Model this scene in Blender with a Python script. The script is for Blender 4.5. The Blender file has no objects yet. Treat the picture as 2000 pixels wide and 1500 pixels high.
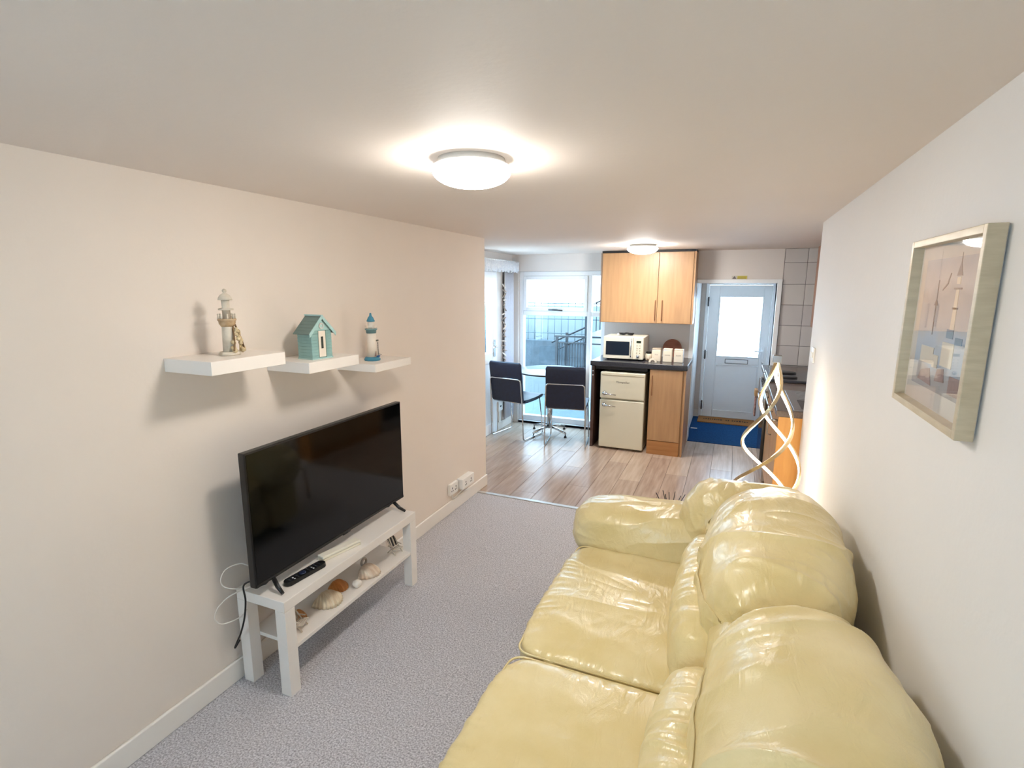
import bpy, bmesh, math, random
from mathutils import Vector, Matrix, noise
random.seed(7)
PI = math.pi
S = bpy.context.scene
COL = S.collection

# ------------------------------------------------------------------ camera, world, exposure
cam = bpy.data.cameras.new('camera'); co = bpy.data.objects.new('camera', cam); COL.objects.link(co)
yaw, pitch, roll = -0.398798733, 0.182303322, 0.00256153418
cy_, sy_, cp_, sp_ = math.cos(yaw), math.sin(yaw), math.cos(pitch), math.sin(pitch)
fw = Vector((sy_*cp_, cy_*cp_, -sp_)); rt = Vector((cy_, -sy_, 0)); up = rt.cross(fw)
r2 = rt*math.cos(roll) + up*math.sin(roll); u2 = -rt*math.sin(roll) + up*math.cos(roll)
M4 = Matrix((r2, u2, -fw)).transposed().to_4x4(); M4.translation = Vector((0, 0, 1.725))
co.matrix_world = M4
cam.sensor_width = 36; cam.lens = 36*1022.38/2000; cam.clip_start = 0.05
S.camera = co

W = bpy.data.worlds.new('sky'); S.world = W; W.use_nodes = True
nt = W.node_tree; bg = nt.nodes['Background']
tc = nt.nodes.new('ShaderNodeTexCoord'); sx = nt.nodes.new('ShaderNodeSeparateXYZ'); rp = nt.nodes.new('ShaderNodeValToRGB')
nt.links.new(tc.outputs['Generated'], sx.inputs[0]); nt.links.new(sx.outputs['Z'], rp.inputs[0]); nt.links.new(rp.outputs[0], bg.inputs[0])
rp.color_ramp.elements[0].color = (0.66, 0.86, 1.0, 1); rp.color_ramp.elements[1].color = (0.46, 0.74, 1.0, 1)
bg.inputs[1].default_value = 10.0
DOME1, DOME2, LED = 69.0, 110.0, 27.0
S.view_settings.view_transform = 'Standard'; S.view_settings.look = 'None'
S.view_settings.exposure = 0.32; S.view_settings.gamma = 1.0; S.view_settings.use_curve_mapping = False

# ------------------------------------------------------------------ materials
def srgb(h):
    if isinstance(h, str):
        c = [int(h[i:i+2], 16)/255 for i in (0, 2, 4)]
        return tuple(((x/12.92) if x <= 0.04045 else ((x+0.055)/1.055)**2.4) for x in c) + (1,)
    return tuple(h) + (1,) if len(h) == 3 else h
def mat(name, col, rough=0.5, metal=0.0, noise_amt=0.0, noise_scale=20, bump=0.0, bump_scale=60, stretch=(1, 1, 1), spec=0.5, col2=None, coat=0.0, detail=4, sheen=0.0):
    m = bpy.data.materials.new(name); m.use_nodes = True
    t = m.node_tree; b = t.nodes['Principled BSDF']
    c = srgb(col); b.inputs['Base Color'].default_value = c
    b.inputs['Roughness'].default_value = rough; b.inputs['Metallic'].default_value = metal
    b.inputs['Specular IOR Level'].default_value = spec; b.inputs['Coat Weight'].default_value = coat
    b.inputs['Sheen Weight'].default_value = sheen
    tcn = t.nodes.new('ShaderNodeTexCoord'); mp = t.nodes.new('ShaderNodeMapping'); mp.inputs['Scale'].default_value = stretch
    t.links.new(tcn.outputs['Object'], mp.inputs[0])
    n = t.nodes.new('ShaderNodeTexNoise'); n.inputs['Scale'].default_value = noise_scale; n.inputs['Detail'].default_value = detail
    t.links.new(mp.outputs[0], n.inputs['Vector'])
    if noise_amt or col2:
        r = t.nodes.new('ShaderNodeValToRGB'); r.color_ramp.elements[0].position = 0.3; r.color_ramp.elements[1].position = 0.7
        c2 = srgb(col2) if col2 else tuple(max(0, x*(1-noise_amt)) for x in c[:3])+(1,)
        r.color_ramp.elements[0].color = c2; r.color_ramp.elements[1].color = c
        t.links.new(n.outputs[0], r.inputs[0]); t.links.new(r.outputs[0], b.inputs['Base Color'])
    if bump:
        n2 = t.nodes.new('ShaderNodeTexNoise'); n2.inputs['Scale'].default_value = bump_scale; n2.inputs['Detail'].default_value = 5
        t.links.new(mp.outputs[0], n2.inputs['Vector'])
        bp = t.nodes.new('ShaderNodeBump'); bp.inputs['Strength'].default_value = bump; bp.inputs['Distance'].default_value = 0.01
        t.links.new(n2.outputs[0], bp.inputs['Height']); t.links.new(bp.outputs[0], b.inputs['Normal'])
    return m
def emis(name, col, s):
    m = bpy.data.materials.new(name); m.use_nodes = True; t = m.node_tree
    t.nodes.remove(t.nodes['Principled BSDF']); e = t.nodes.new('ShaderNodeEmission')
    e.inputs[0].default_value = srgb(col); e.inputs[1].default_value = s
    t.links.new(e.outputs[0], t.nodes['Material Output'].inputs[0]); return m
def glassm(name, tint=(0.93, 0.97, 1, 1), refl=0.9, ior=1.45):
    m = bpy.data.materials.new(name); m.use_nodes = True; t = m.node_tree
    t.nodes.remove(t.nodes['Principled BSDF'])
    tr = t.nodes.new('ShaderNodeBsdfTransparent'); tr.inputs[0].default_value = tint
    g = t.nodes.new('ShaderNodeBsdfGlossy'); g.inputs['Roughness'].default_value = 0.02; g.inputs[0].default_value = (refl, refl, refl, 1)
    f = t.nodes.new('ShaderNodeFresnel'); f.inputs[0].default_value = ior; mx = t.nodes.new('ShaderNodeMixShader')
    ge = t.nodes.new('ShaderNodeNewGeometry'); iv = t.nodes.new('ShaderNodeMath'); iv.operation = 'SUBTRACT'; iv.inputs[0].default_value = 1.0
    ml = t.nodes.new('ShaderNodeMath'); ml.operation = 'MULTIPLY'
    t.links.new(ge.outputs['Backfacing'], iv.inputs[1]); t.links.new(iv.outputs[0], ml.inputs[0]); t.links.new(f.outputs[0], ml.inputs[1])
    t.links.new(ml.outputs[0], mx.inputs[0]); t.links.new(tr.outputs[0], mx.inputs[1]); t.links.new(g.outputs[0], mx.inputs[2])
    t.links.new(mx.outputs[0], t.nodes['Material Output'].inputs[0]); return m
def frosted(name):
    m = bpy.data.materials.new(name); m.use_nodes = True; t = m.node_tree
    t.nodes.remove(t.nodes['Principled BSDF'])
    tr = t.nodes.new('ShaderNodeBsdfTranslucent'); tr.inputs[0].default_value = (0.95, 0.97, 1, 1)
    t2 = t.nodes.new('ShaderNodeBsdfTransparent'); t2.inputs[0].default_value = (0.9, 0.95, 1, 1)
    mx = t.nodes.new('ShaderNodeMixShader'); mx.inputs[0].default_value = 0.6
    t.links.new(tr.outputs[0], mx.inputs[1]); t.links.new(t2.outputs[0], mx.inputs[2])
    t.links.new(mx.outputs[0], t.nodes['Material Output'].inputs[0]); return m

def wood(name, c1, c2, rough=0.45, scale=6, stretch=(9, 9, 0.6), bump=0.03):
    m = mat(name, c1, rough, noise_scale=scale, col2=c2, stretch=stretch, bump=bump, bump_scale=scale*3, detail=8)
    return m
def leather():
    m = mat('cream leather', 'EDE3AC', 0.30, spec=0.5, coat=.12)
    t = m.node_tree; b = t.nodes['Principled BSDF']
    tcn = t.nodes.new('ShaderNodeTexCoord')
    # mottled colour
    n = t.nodes.new('ShaderNodeTexNoise'); n.inputs['Scale'].default_value = 5; n.inputs['Detail'].default_value = 6
    r = t.nodes.new('ShaderNodeValToRGB'); r.color_ramp.elements[0].color = srgb('D8C48A'); r.color_ramp.elements[1].color = srgb('E6D6A6')
    r.color_ramp.elements[0].position = .3; r.color_ramp.elements[1].position = .7
    t.links.new(tcn.outputs['Object'], n.inputs[0]); t.links.new(n.outputs[0], r.inputs[0]); t.links.new(r.outputs[0], b.inputs['Base Color'])
    v = t.nodes.new('ShaderNodeTexVoronoi'); v.inputs['Scale'].default_value = 220
    w = t.nodes.new('ShaderNodeTexNoise'); w.inputs['Scale'].default_value = 9; w.inputs['Detail'].default_value = 5; w.inputs['Distortion'].default_value = 0.8
    mpn = t.nodes.new('ShaderNodeMapping'); mpn.inputs['Scale'].default_value = (2.2, 0.8, 1.6)
    t.links.new(tcn.outputs['Object'], mpn.inputs[0]); t.links.new(mpn.outputs[0], w.inputs[0])
    t.links.new(tcn.outputs['Object'], v.inputs[0])
    b1 = t.nodes.new('ShaderNodeBump'); b1.inputs['Strength'].default_value = 0.12; b1.inputs['Distance'].default_value = 0.002
    b2 = t.nodes.new('ShaderNodeBump'); b2.inputs['Strength'].default_value = 0.35; b2.inputs['Distance'].default_value = 0.02
    t.links.new(v.outputs['Distance'], b1.inputs['Height']); t.links.new(w.outputs[0], b2.inputs['Height'])
    t.links.new(b1.outputs[0], b2.inputs['Normal']); t.links.new(b2.outputs[0], b.inputs['Normal'])
    return m

WALLP = mat('cream wall paint', 'E9DCCF', 0.62, noise_amt=0.025, noise_scale=3, bump=0.06, bump_scale=45)
WALLR = mat('off white wall paint', 'EAE7E4', 0.6, noise_amt=0.02, noise_scale=3, bump=0.06, bump_scale=45)
CEILP = mat('ceiling paint', 'E9DDD3', 0.7, noise_amt=0.02, noise_scale=2, bump=0.05, bump_scale=60)
WALLG = mat('grey white kitchen paint', 'E2DCD8', 0.6, noise_amt=0.02, noise_scale=4, bump=0.04)
WOODW = mat('white gloss woodwork', 'EFE8DF', 0.35, noise_amt=0.02, noise_scale=8)
UPVC = mat('white upvc', 'F6F9FC', 0.25, noise_amt=0.01)
WHITE = mat('white lacquer', 'EFE7DE', 0.38, noise_amt=0.02, noise_scale=12)
PLASTW = mat('white plastic', 'F1EDE6', 0.35, noise_amt=0.01)
CARPET = mat('grey carpet pile', 'E9E5E8', 0.97, noise_scale=150, col2='8F8A8E', bump=0.6, bump_scale=260, detail=3, spec=0.1, sheen=0.3)
BLUEC = mat('blue entrance carpet', '23507F', 0.95, noise_scale=90, col2='193C66', bump=0.6, bump_scale=200, spec=0.1)
COIR = mat('coir doormat fibre', 'C08A58', 0.95, noise_scale=120, col2='9B683F', bump=0.8, bump_scale=180, spec=0.1)
LAM = [wood('laminate plank %d' % i, a, b, 0.26, 5, (7, 0.55, 1), 0.02) for i, (a, b) in enumerate((('C4AE9B', 'A48C7C'), ('C8B4A2', 'AF9887'), ('BCA593', '9E8676'), ('C6AF9B', 'B09985')))]
OAK = wood('honey beech veneer', 'BD956B', 'AC845D', 0.38, 3.5, (8, 8, 0.7), 0.02)
OAKD = wood('darker beech plinth', 'B9834F', 'A06C3D', 0.42, 3.5, (0.7, 8, 8), 0.02)
DKWOOD = wood('dark brown end panel', '5A3F34', '462F27', 0.4, 4)
WORKT = mat('black speckled worktop', '26262C', 0.22, noise_scale=160, col2='37373E', bump=0.02)
WORKB = mat('brown grey worktop', '6A5A52', 0.25, noise_scale=90, col2='57483F', bump=0.02)
DARKGAP = mat('black recess and gap shade', '17161A', 0.6, noise_amt=0.05)  # black for the fridge recess panels and the painted gap shade above the cupboard
CREAMA = mat('cream enamel', 'DCD5BE', 0.22, noise_amt=0.01, coat=0.4)
CHROME = mat('chrome', 'C9CCD0', 0.14, 1.0, noise_amt=0.02)
STEEL = mat('brushed steel', 'B8B8BA', 0.32, 1.0, noise_amt=0.05, noise_scale=40, stretch=(1, 20, 1))
COPPERH = mat('bronze bar handle', 'A8795A', 0.35, 0.8, noise_amt=0.03)
BLACKP = mat('black plastic', '0B0B0D', 0.35, noise_amt=0.05)
SCREEN = mat('dark television screen', '020303', 0.07, spec=0.35, noise_amt=0.02)
NAVY = mat('navy black faux leather', '18223C', 0.40, noise_scale=30, col2='121A30', bump=0.12, bump_scale=140)
TILE = [mat('grey wall tile %d' % i, c, 0.25, noise_amt=0.02, noise_scale=6) for i, c in enumerate(('CFCAC8', 'CBC6C5', 'D2CECB'))]
GROUT = mat('dark tile grout', '7F7A7A', 0.9, noise_amt=0.05)
GLASS = glassm('window glass'); FROST = frosted('frosted door glass'); PGLASS = glassm('picture glass', (1, 1, 1, 1), 1.0, 1.5)
LEATH = leather()
BLACKM = mat('black cast iron', '1B1C1F', 0.4, noise_amt=0.1)
DARKG = mat('dark grey enamel', '4A4A50', 0.25, noise_amt=0.03)
STRINGM = mat('driftwood', 'BDB1A8', 0.8, noise_scale=30, col2='7C6E66', bump=0.3)
LIGHTM = emis('opal dome light', (1.0, 0.955, 0.90), DOME1); LIGHTM2 = emis('opal kitchen dome light', (1.0, 0.965, 0.92), DOME2)
TRAYM = emis('opal tray glow', (1.0, .96, .90), 1.15)
LEDM = emis('warm led strip', (1.0, 0.87, 0.69), LED)

# ------------------------------------------------------------------ mesh helpers
def finish(name, bm, m, parent=None, smooth=False, bevel=0.0, seg=2, sharp=True):
    bmesh.ops.recalc_face_normals(bm, faces=bm.faces)
    me = bpy.data.meshes.new(name); bm.to_mesh(me); bm.free()
    for x in (m if isinstance(m, (list, tuple)) else [m]): me.materials.append(x)
    if smooth:
        for p in me.polygons: p.use_smooth = True
    o = bpy.data.objects.new(name, me); COL.objects.link(o)
    if parent: o.parent = parent
    if bevel:
        b = o.modifiers.new('bevel', 'BEVEL'); b.width = bevel; b.segments = seg; b.limit_method = 'ANGLE'; b.angle_limit = 0.6
        if seg > 1: o.modifiers.new('wn', 'WEIGHTED_NORMAL'); [setattr(p, 'use_smooth', True) for p in me.polygons]
    return o
def bx(bm, x0, x1, y0, y1, z0, z1, mi=0):
    v = [bm.verts.new((x, y, z)) for x in (x0, x1) for y in (y0, y1) for z in (z0, z1)]
    for f in ((0, 1, 3, 2), (4, 6, 7, 5), (0, 4, 5, 1), (2, 3, 7, 6), (0, 2, 6, 4), (1, 5, 7, 3)):
        fc = bm.faces.new([v[i] for i in f]); fc.material_index = mi
    return v
def box(name, x0, x1, y0, y1, z0, z1, m, parent=None, bevel=0.0, seg=2):
    bm = bmesh.new(); bx(bm, x0, x1, y0, y1, z0, z1); return finish(name, bm, m, parent, bevel=bevel, seg=seg)
def tube_bm(bm, pts, r, n=8, closed=False, cap=True, mi=0):
    pts = [Vector(p) for p in pts]; N = len(pts); rings = []
    rr = r if isinstance(r, (list, tuple)) else [r]*N
    prev = None
    for i, p in enumerate(pts):
        if closed: t = (pts[(i+1) % N]-pts[i-1])
        else: t = pts[min(i+1, N-1)]-pts[max(i-1, 0)]
        t.normalize()
        if prev is None:
            a = Vector((0, 0, 1)) if abs(t.z) < 0.9 else Vector((1, 0, 0)); u = t.cross(a).normalized()
        else:
            u = (prev - t*prev.dot(t)).normalized()
        prev = u; w = t.cross(u)
        rings.append([bm.verts.new(p+(u*math.cos(2*PI*k/n)+w*math.sin(2*PI*k/n))*rr[i]) for k in range(n)])
    for i in range(N if closed else N-1):
        a, b = rings[i], rings[(i+1) % N]
        for k in range(n):
            f = bm.faces.new((a[k], a[(k+1) % n], b[(k+1) % n], b[k])); f.smooth = True; f.material_index = mi
    if cap and not closed:
        bm.faces.new(rings[0][::-1]).material_index = mi; bm.faces.new(rings[-1]).material_index = mi
def tube(name, pts, r, m, parent=None, n=8, closed=False):
    bm = bmesh.new(); tube_bm(bm, pts, r, n, closed); return finish(name, bm, m, parent)
def rounded(pts, rad, k=5):
    """round the corners of a polyline"""
    pts = [Vector(p) for p in pts]; out = [pts[0]]
    for i in range(1, len(pts)-1):
        a, b, c = pts[i-1], pts[i], pts[i+1]
        d1 = (a-b); d2 = (c-b); r = min(rad, d1.length*.45, d2.length*.45)
        p1 = b+d1.normalized()*r; p2 = b+d2.normalized()*r
        for j in range(k+1):
            t = j/k; out.append(p1*(1-t)**2+b*2*t*(1-t)+p2*t*t)
    out.append(pts[-1]); return out
def smoothpts(pts, k=8):
    P = [Vector(p) for p in pts]; out = []
    for i in range(len(P)-1):
        a = P[max(i-1, 0)]; b = P[i]; c = P[i+1]; d = P[min(i+2, len(P)-1)]
        for j in range(k):
            t = j/k
            out.append(0.5*((2*b)+(c-a)*t+(2*a-5*b+4*c-d)*t*t+(-a+3*b-3*c+d)*t**3))
    out.append(P[-1]); return out
def lathe_bm(bm, prof, c=(0, 0, 0), n=24, mi=0, sx=1, sy=1):
    c = Vector(c); rings = []
    for r, z in prof:
        if r < 1e-5: rings.append([bm.verts.new(c+Vector((0, 0, z)))])
        else: rings.append([bm.verts.new(c+Vector((sx*r*math.cos(2*PI*k/n), sy*r*math.sin(2*PI*k/n), z))) for k in range(n)])
    for a, b in zip(rings, rings[1:]):
        for k in range(n):
            q = [a[k % len(a)], a[(k+1) % len(a)], b[(k+1) % len(b)], b[k % len(b)]]
            u = []; [u.append(x) for x in q if x not in u]
            if len(u) > 2:
                f = bm.faces.new(u); f.smooth = True; f.material_index = mi
    if len(rings[0]) > 1: bm.faces.new(rings[0][::-1])
    if len(rings[-1]) > 1: bm.faces.new(rings[-1])
def lathe(name, prof, m, parent=None, c=(0, 0, 0), n=24, sx=1, sy=1):
    bm = bmesh.new(); lathe_bm(bm, prof, c, n, 0, sx, sy); return finish(name, bm, m, parent)
def prism(name, poly, axis, a0, a1, m, parent=None, bevel=0.0, seg=2):
    """poly in the plane normal to axis ('x': (y,z), 'y': (x,z), 'z': (x,y))"""
    bm = bmesh.new()
    def P(p, a): return {'x': (a, p[0], p[1]), 'y': (p[0], a, p[1]), 'z': (p[0], p[1], a)}[axis]
    A = [bm.verts.new(P(p, a0)) for p in poly]; B = [bm.verts.new(P(p, a1)) for p in poly]
    bm.faces.new(A); bm.faces.new(B[::-1])
    for i in range(len(poly)): bm.faces.new((A[i], B[i], B[(i+1) % len(poly)], A[(i+1) % len(poly)]))
    return finish(name, bm, m, parent, bevel=bevel, seg=seg)
def text(name, body, size, loc, rot, m, parent, ext=0.0004, align='CENTER', shear=0.0):
    c = bpy.data.curves.new('t', 'FONT'); c.body = body; c.size = size; c.extrude = ext; c.align_x = align; c.align_y = 'CENTER'; c.shear = shear
    t = bpy.data.objects.new('t', c); COL.objects.link(t)
    bpy.context.view_layer.update()
    me = bpy.data.meshes.new_from_object(t.evaluated_get(bpy.context.evaluated_depsgraph_get()))
    COL.objects.unlink(t); bpy.data.objects.remove(t)
    o = bpy.data.objects.new(name, me); me.materials.clear(); me.materials.append(m); COL.objects.link(o)
    o.parent = parent; o.location = loc; o.rotation_euler = rot
    return o
def thing(name, label, cat, loc=(0, 0, 0), rz=0, group=None):
    o = bpy.data.objects.new(name, None); COL.objects.link(o); o.location = loc; o.rotation_euler = (0, 0, rz)
    o.empty_display_size = 0.05
    o['label'] = label; o['category'] = cat
    if group: o['group'] = group
    return o
def tag(o, label, cat, group=None):
    o['label'] = label; o['category'] = cat
    if group: o['group'] = group
    return o
def struct(o, label=None):
    o['kind'] = 'structure'
    if label: o['label'] = label; o['category'] = label.split('|')[1] if '|' in label else 'room'
    return o
def sc(o, label, cat):
    o['kind'] = 'structure'; o['label'] = label; o['category'] = cat; return o
def dup(root, loc, rz, label=None):
    r = root.copy(); COL.objects.link(r); r.location = loc; r.rotation_euler = (0, 0, rz)
    if label: r['label'] = label
    for ch in list(root.children):
        c = ch.copy(); COL.objects.link(c); c.parent = r
        for g in list(ch.children):
            d = g.copy(); COL.objects.link(d); d.parent = c
    return r

# ------------------------------------------------------------------ room shell
LX, RX, CZ = -1.93, 0.46, 2.12          # left wall, right wall, ceiling
KY0, KY1, KLX, KRX = 3.90, 6.13, -2.58, 0.98
def multi(name, boxes, m, label, cat):
    bm = bmesh.new()
    for b in boxes: bx(bm, *b)
    return sc(finish(name, bm, m), label, cat)
multi('wall_left', [(LX-.12, LX, -1.6, 3.99, 0, CZ), (KLX-.12, LX-.12, 3.87, 3.99, 0, CZ)], WALLP, 'cream painted left living room wall behind the television', 'wall')
multi('wall_right', [(RX, RX+.12, -1.6, 3.80, 0, CZ), (RX+.12, KRX+.12, 3.68, 3.80, 0, CZ)], WALLR, 'cream painted right wall behind the sofa with one picture', 'wall')
multi('wall_rear', [(LX-.12, RX+.12, -1.72, -1.6, 0, .75), (LX-.12, RX+.12, -1.72, -1.6, 1.95, CZ), (LX-.12, -1.2, -1.72, -1.6, .75, 1.95), (-.25, RX+.12, -1.72, -1.6, .75, 1.95)], WALLP, 'cream painted wall closing the living room near the viewer', 'wall')
multi('ceiling', [(KLX-.15, KRX+.15, -1.75, KY1+.2, CZ, CZ+.1)], CEILP, 'low flat off-white ceiling over living room and kitchen', 'ceiling')
T = .16
multi('wall_back', [(KLX-.12, -2.50, KY1, KY1+T, 0, CZ), (-2.50, -1.40, KY1, KY1+T, 1.92, CZ), (-1.40, -.40, KY1, KY1+T, 0, CZ),
      (-.40, .385, KY1, KY1+T, 1.79, CZ), (.385, .43, KY1, KY1+T, 0, CZ), (.43, KRX+.12, KY1+.008, KY1+T, 0, CZ), (-2.50, -1.40, KY1, KY1+T, 0, .03)], WALLG, 'pale kitchen end wall with window and doorway', 'wall')
multi('wall_kitchen_right', [(KRX, KRX+.12, 3.80, KY1, 0, CZ)], WALLG, 'pale wall behind the right hand kitchen run', 'wall')
# kitchen left wall with opening for the patio door  y 5.20..5.62
multi('wall_kitchen_left', [(KLX-.12, KLX, 3.99, 4.80, 0, CZ), (KLX-.12, KLX, 5.64, KY1, 0, CZ), (KLX-.12, KLX, 4.80, 5.64, 1.96, CZ)], WALLG, 'pale side wall left of the dining table', 'wall')
# hall
multi('wall_hall_left', [(-.54, -.42, KY1+T, 7.5, 0, 1.95)], WALLG, 'white left wall of the small entrance lobby', 'wall')
multi('wall_hall_right', [(.50, .62, KY1+T, 7.5, 0, 1.95)], WALLG, 'white right wall of the small entrance lobby', 'wall')
multi('wall_hall_end', [(-.42, -.36, 7.40, 7.5, 0, 1.83), (.46, .50, 7.40, 7.5, 0, 1.83), (-.42, .50, 7.40, 7.5, 1.83, 1.95)], WALLG, 'white wall around the front door', 'wall')
multi('ceiling_hall', [(-.54, .62, KY1+T, 7.5, 1.86, 1.95)], CEILP, 'white ceiling of the small entrance lobby', 'ceiling')

def rear_fill_window():  # added window, out of view, lets in soft fill daylight
    w = bpy.data.objects.new('window_fill', None); COL.objects.link(w); w.location = (-.725, -1.66, 0)
    sc(w, 'added white framed window behind the camera, unseen, for soft fill daylight', 'window')
    bm = bmesh.new(); a = .475
    bx(bm, -a, -a+.06, -.03, .03, .75, 1.95); bx(bm, a-.06, a, -.03, .03, .75, 1.95); bx(bm, -a+.06, a-.06, -.03, .03, .75, .81); bx(bm, -a+.06, a-.06, -.03, .03, 1.89, 1.95); bx(bm, -.03, .03, -.03, .03, .81, 1.89)
    finish('window_frame', bm, UPVC, w, bevel=.004)
    box('pane', -a+.06, -.03, -.003, .003, .81, 1.89, GLASS, w); box('pane', .03, a-.06, -.003, .003, .81, 1.89, GLASS, w)
rear_fill_window()

# floor: screed slab plus laminate planks as parts
fl = multi('floor', [(KLX-.1, KRX+.1, 3.79, KY1+.16, -.05, -.006), (LX-.1, RX+.1, -1.7, 3.79, -.05, -.012), (-.54, .62, KY1+.16, 7.5, -.05, -.006)], mat('floor screed', '6B5F57', 0.8, noise_amt=.1), 'pale grey brown wood laminate kitchen floor', 'floor')
pw = 0.192; i = 0
x = KLX-.02
while x < KRX:
    off = (i*0.47) % 1.25
    y = 3.815-off
    while y < KY1:
        y0, y1 = max(y, 3.815), min(y+1.25, KY1-.001)
        if y1-y0 > .02:
            box('plank', max(x, KLX)+.0009, min(x+pw, KRX)-.0009, y0+.0009, y1-.0009, -.006, 0.0, LAM[(i*3+int(y*7)) % 4], fl, bevel=.0012, seg=1)
        y += 1.25
    x += pw; i += 1
# carpet
bm = bmesh.new(); nx, ny = 90, 200
V = [[bm.verts.new((LX+.002+(RX-LX-.004)*a/nx, -1.598+(3.79+1.598)*b/ny, 0)) for b in range(ny+1)] for a in range(nx+1)]
for a in range(nx):
    for b in range(ny):
        bm.faces.new((V[a][b], V[a+1][b], V[a+1][b+1], V[a][b+1]))
for v in bm.verts:
    v.co.z = 0.002*noise.noise(v.co*9) + 0.0015*noise.noise(v.co*45)
o = tag(finish('carpet', bm, CARPET, smooth=True), 'grey speckled short pile fitted carpet in the living area', 'carpet'); o['kind'] = 'structure'
sc(box('trim_1', LX+.0, RX, 3.785, 3.822, -.004, .007, mat('silver threshold strip', 'C9C4BE', .35, .6, noise_amt=.03), bevel=.003), 'pale metal threshold strip between carpet and laminate', 'trim')
def skirting(name, x0, x1, y0, y1, lab):
    return sc(box(name, x0, x1, y0, y1, 0, .098, WOODW, bevel=.006), lab, 'skirting')
skirting('baseboard_left', LX, LX+.016, -1.6, 3.99, 'white skirting board along the left living room wall')
skirting('baseboard_right', RX-.016, RX, -1.6, 3.80, 'white skirting board behind the sofa')
skirting('baseboard_hall', -.42, -.362, 7.37, 7.40, 'short white skirting left of the front door')
skirting('baseboard_kitchen_left', KLX, KLX+.014, 5.66, KY1, 'white skirting below the socket left of the table')
for k in range(3):   # pipe clips on the skirting end
    pass
# wall tiles right of the doorway
tl = multi('trim_2', [(.431, KRX, KY1+.001, KY1+.008, .93, CZ)], GROUT, 'grout bed holding the grey square wall tiles', 'tiling')
zz = [.93, 1.135, 1.345, 1.555, 1.765, 1.98, CZ]; xx = [.434, .641, .848, KRX]
for a, b in zip(xx, xx[1:]):
    for c, d in zip(zz, zz[1:]):
        box('tile', a+.002, b-.002, KY1-.004, KY1+.003, c+.002, d-.002, TILE[random.randrange(3)], tl, bevel=.002, seg=1)

# blue lobby carpet + doormat
tag(box('entrance_carpet', -.419, .499, 6.115, 7.395, -.006, .006, BLUEC, bevel=.002), 'blue carpet on the lobby floor inside the front door', 'carpet')['kind'] = 'structure'
dm = thing('doormat', 'brown coir doormat with dark lettering against the front door', 'doormat', (-.02, 7.22, .006))
box('mat_body', -.33, .36, -.17, .15, 0, .016, COIR, dm, bevel=.004)
bm = bmesh.new()
xp = -.26
for k in range(20):
    w = random.uniform(.010, .024)
    if k not in (9, 12):
        bx(bm, xp, xp+w, -.03+random.uniform(-.012, .004), .02+random.uniform(-.01, .012), .0162, .0168)
    xp += w+.012
finish('lettering', bm, mat('faded black print', '3A2A20', .9, noise_amt=.2), dm)

# architrave of the doorway
bm = bmesh.new()
bx(bm, -.442, -.395, KY1-.03, KY1+.17, 0, 1.815); bx(bm, .385, .43, KY1-.03, KY1+.17, 0, 1.815); bx(bm, -.395, .385, KY1-.03, KY1+.17, 1.775, 1.815)
sc(finish('trim_3', bm, UPVC, bevel=.004), 'white painted door lining around the lobby opening', 'trim')

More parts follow.
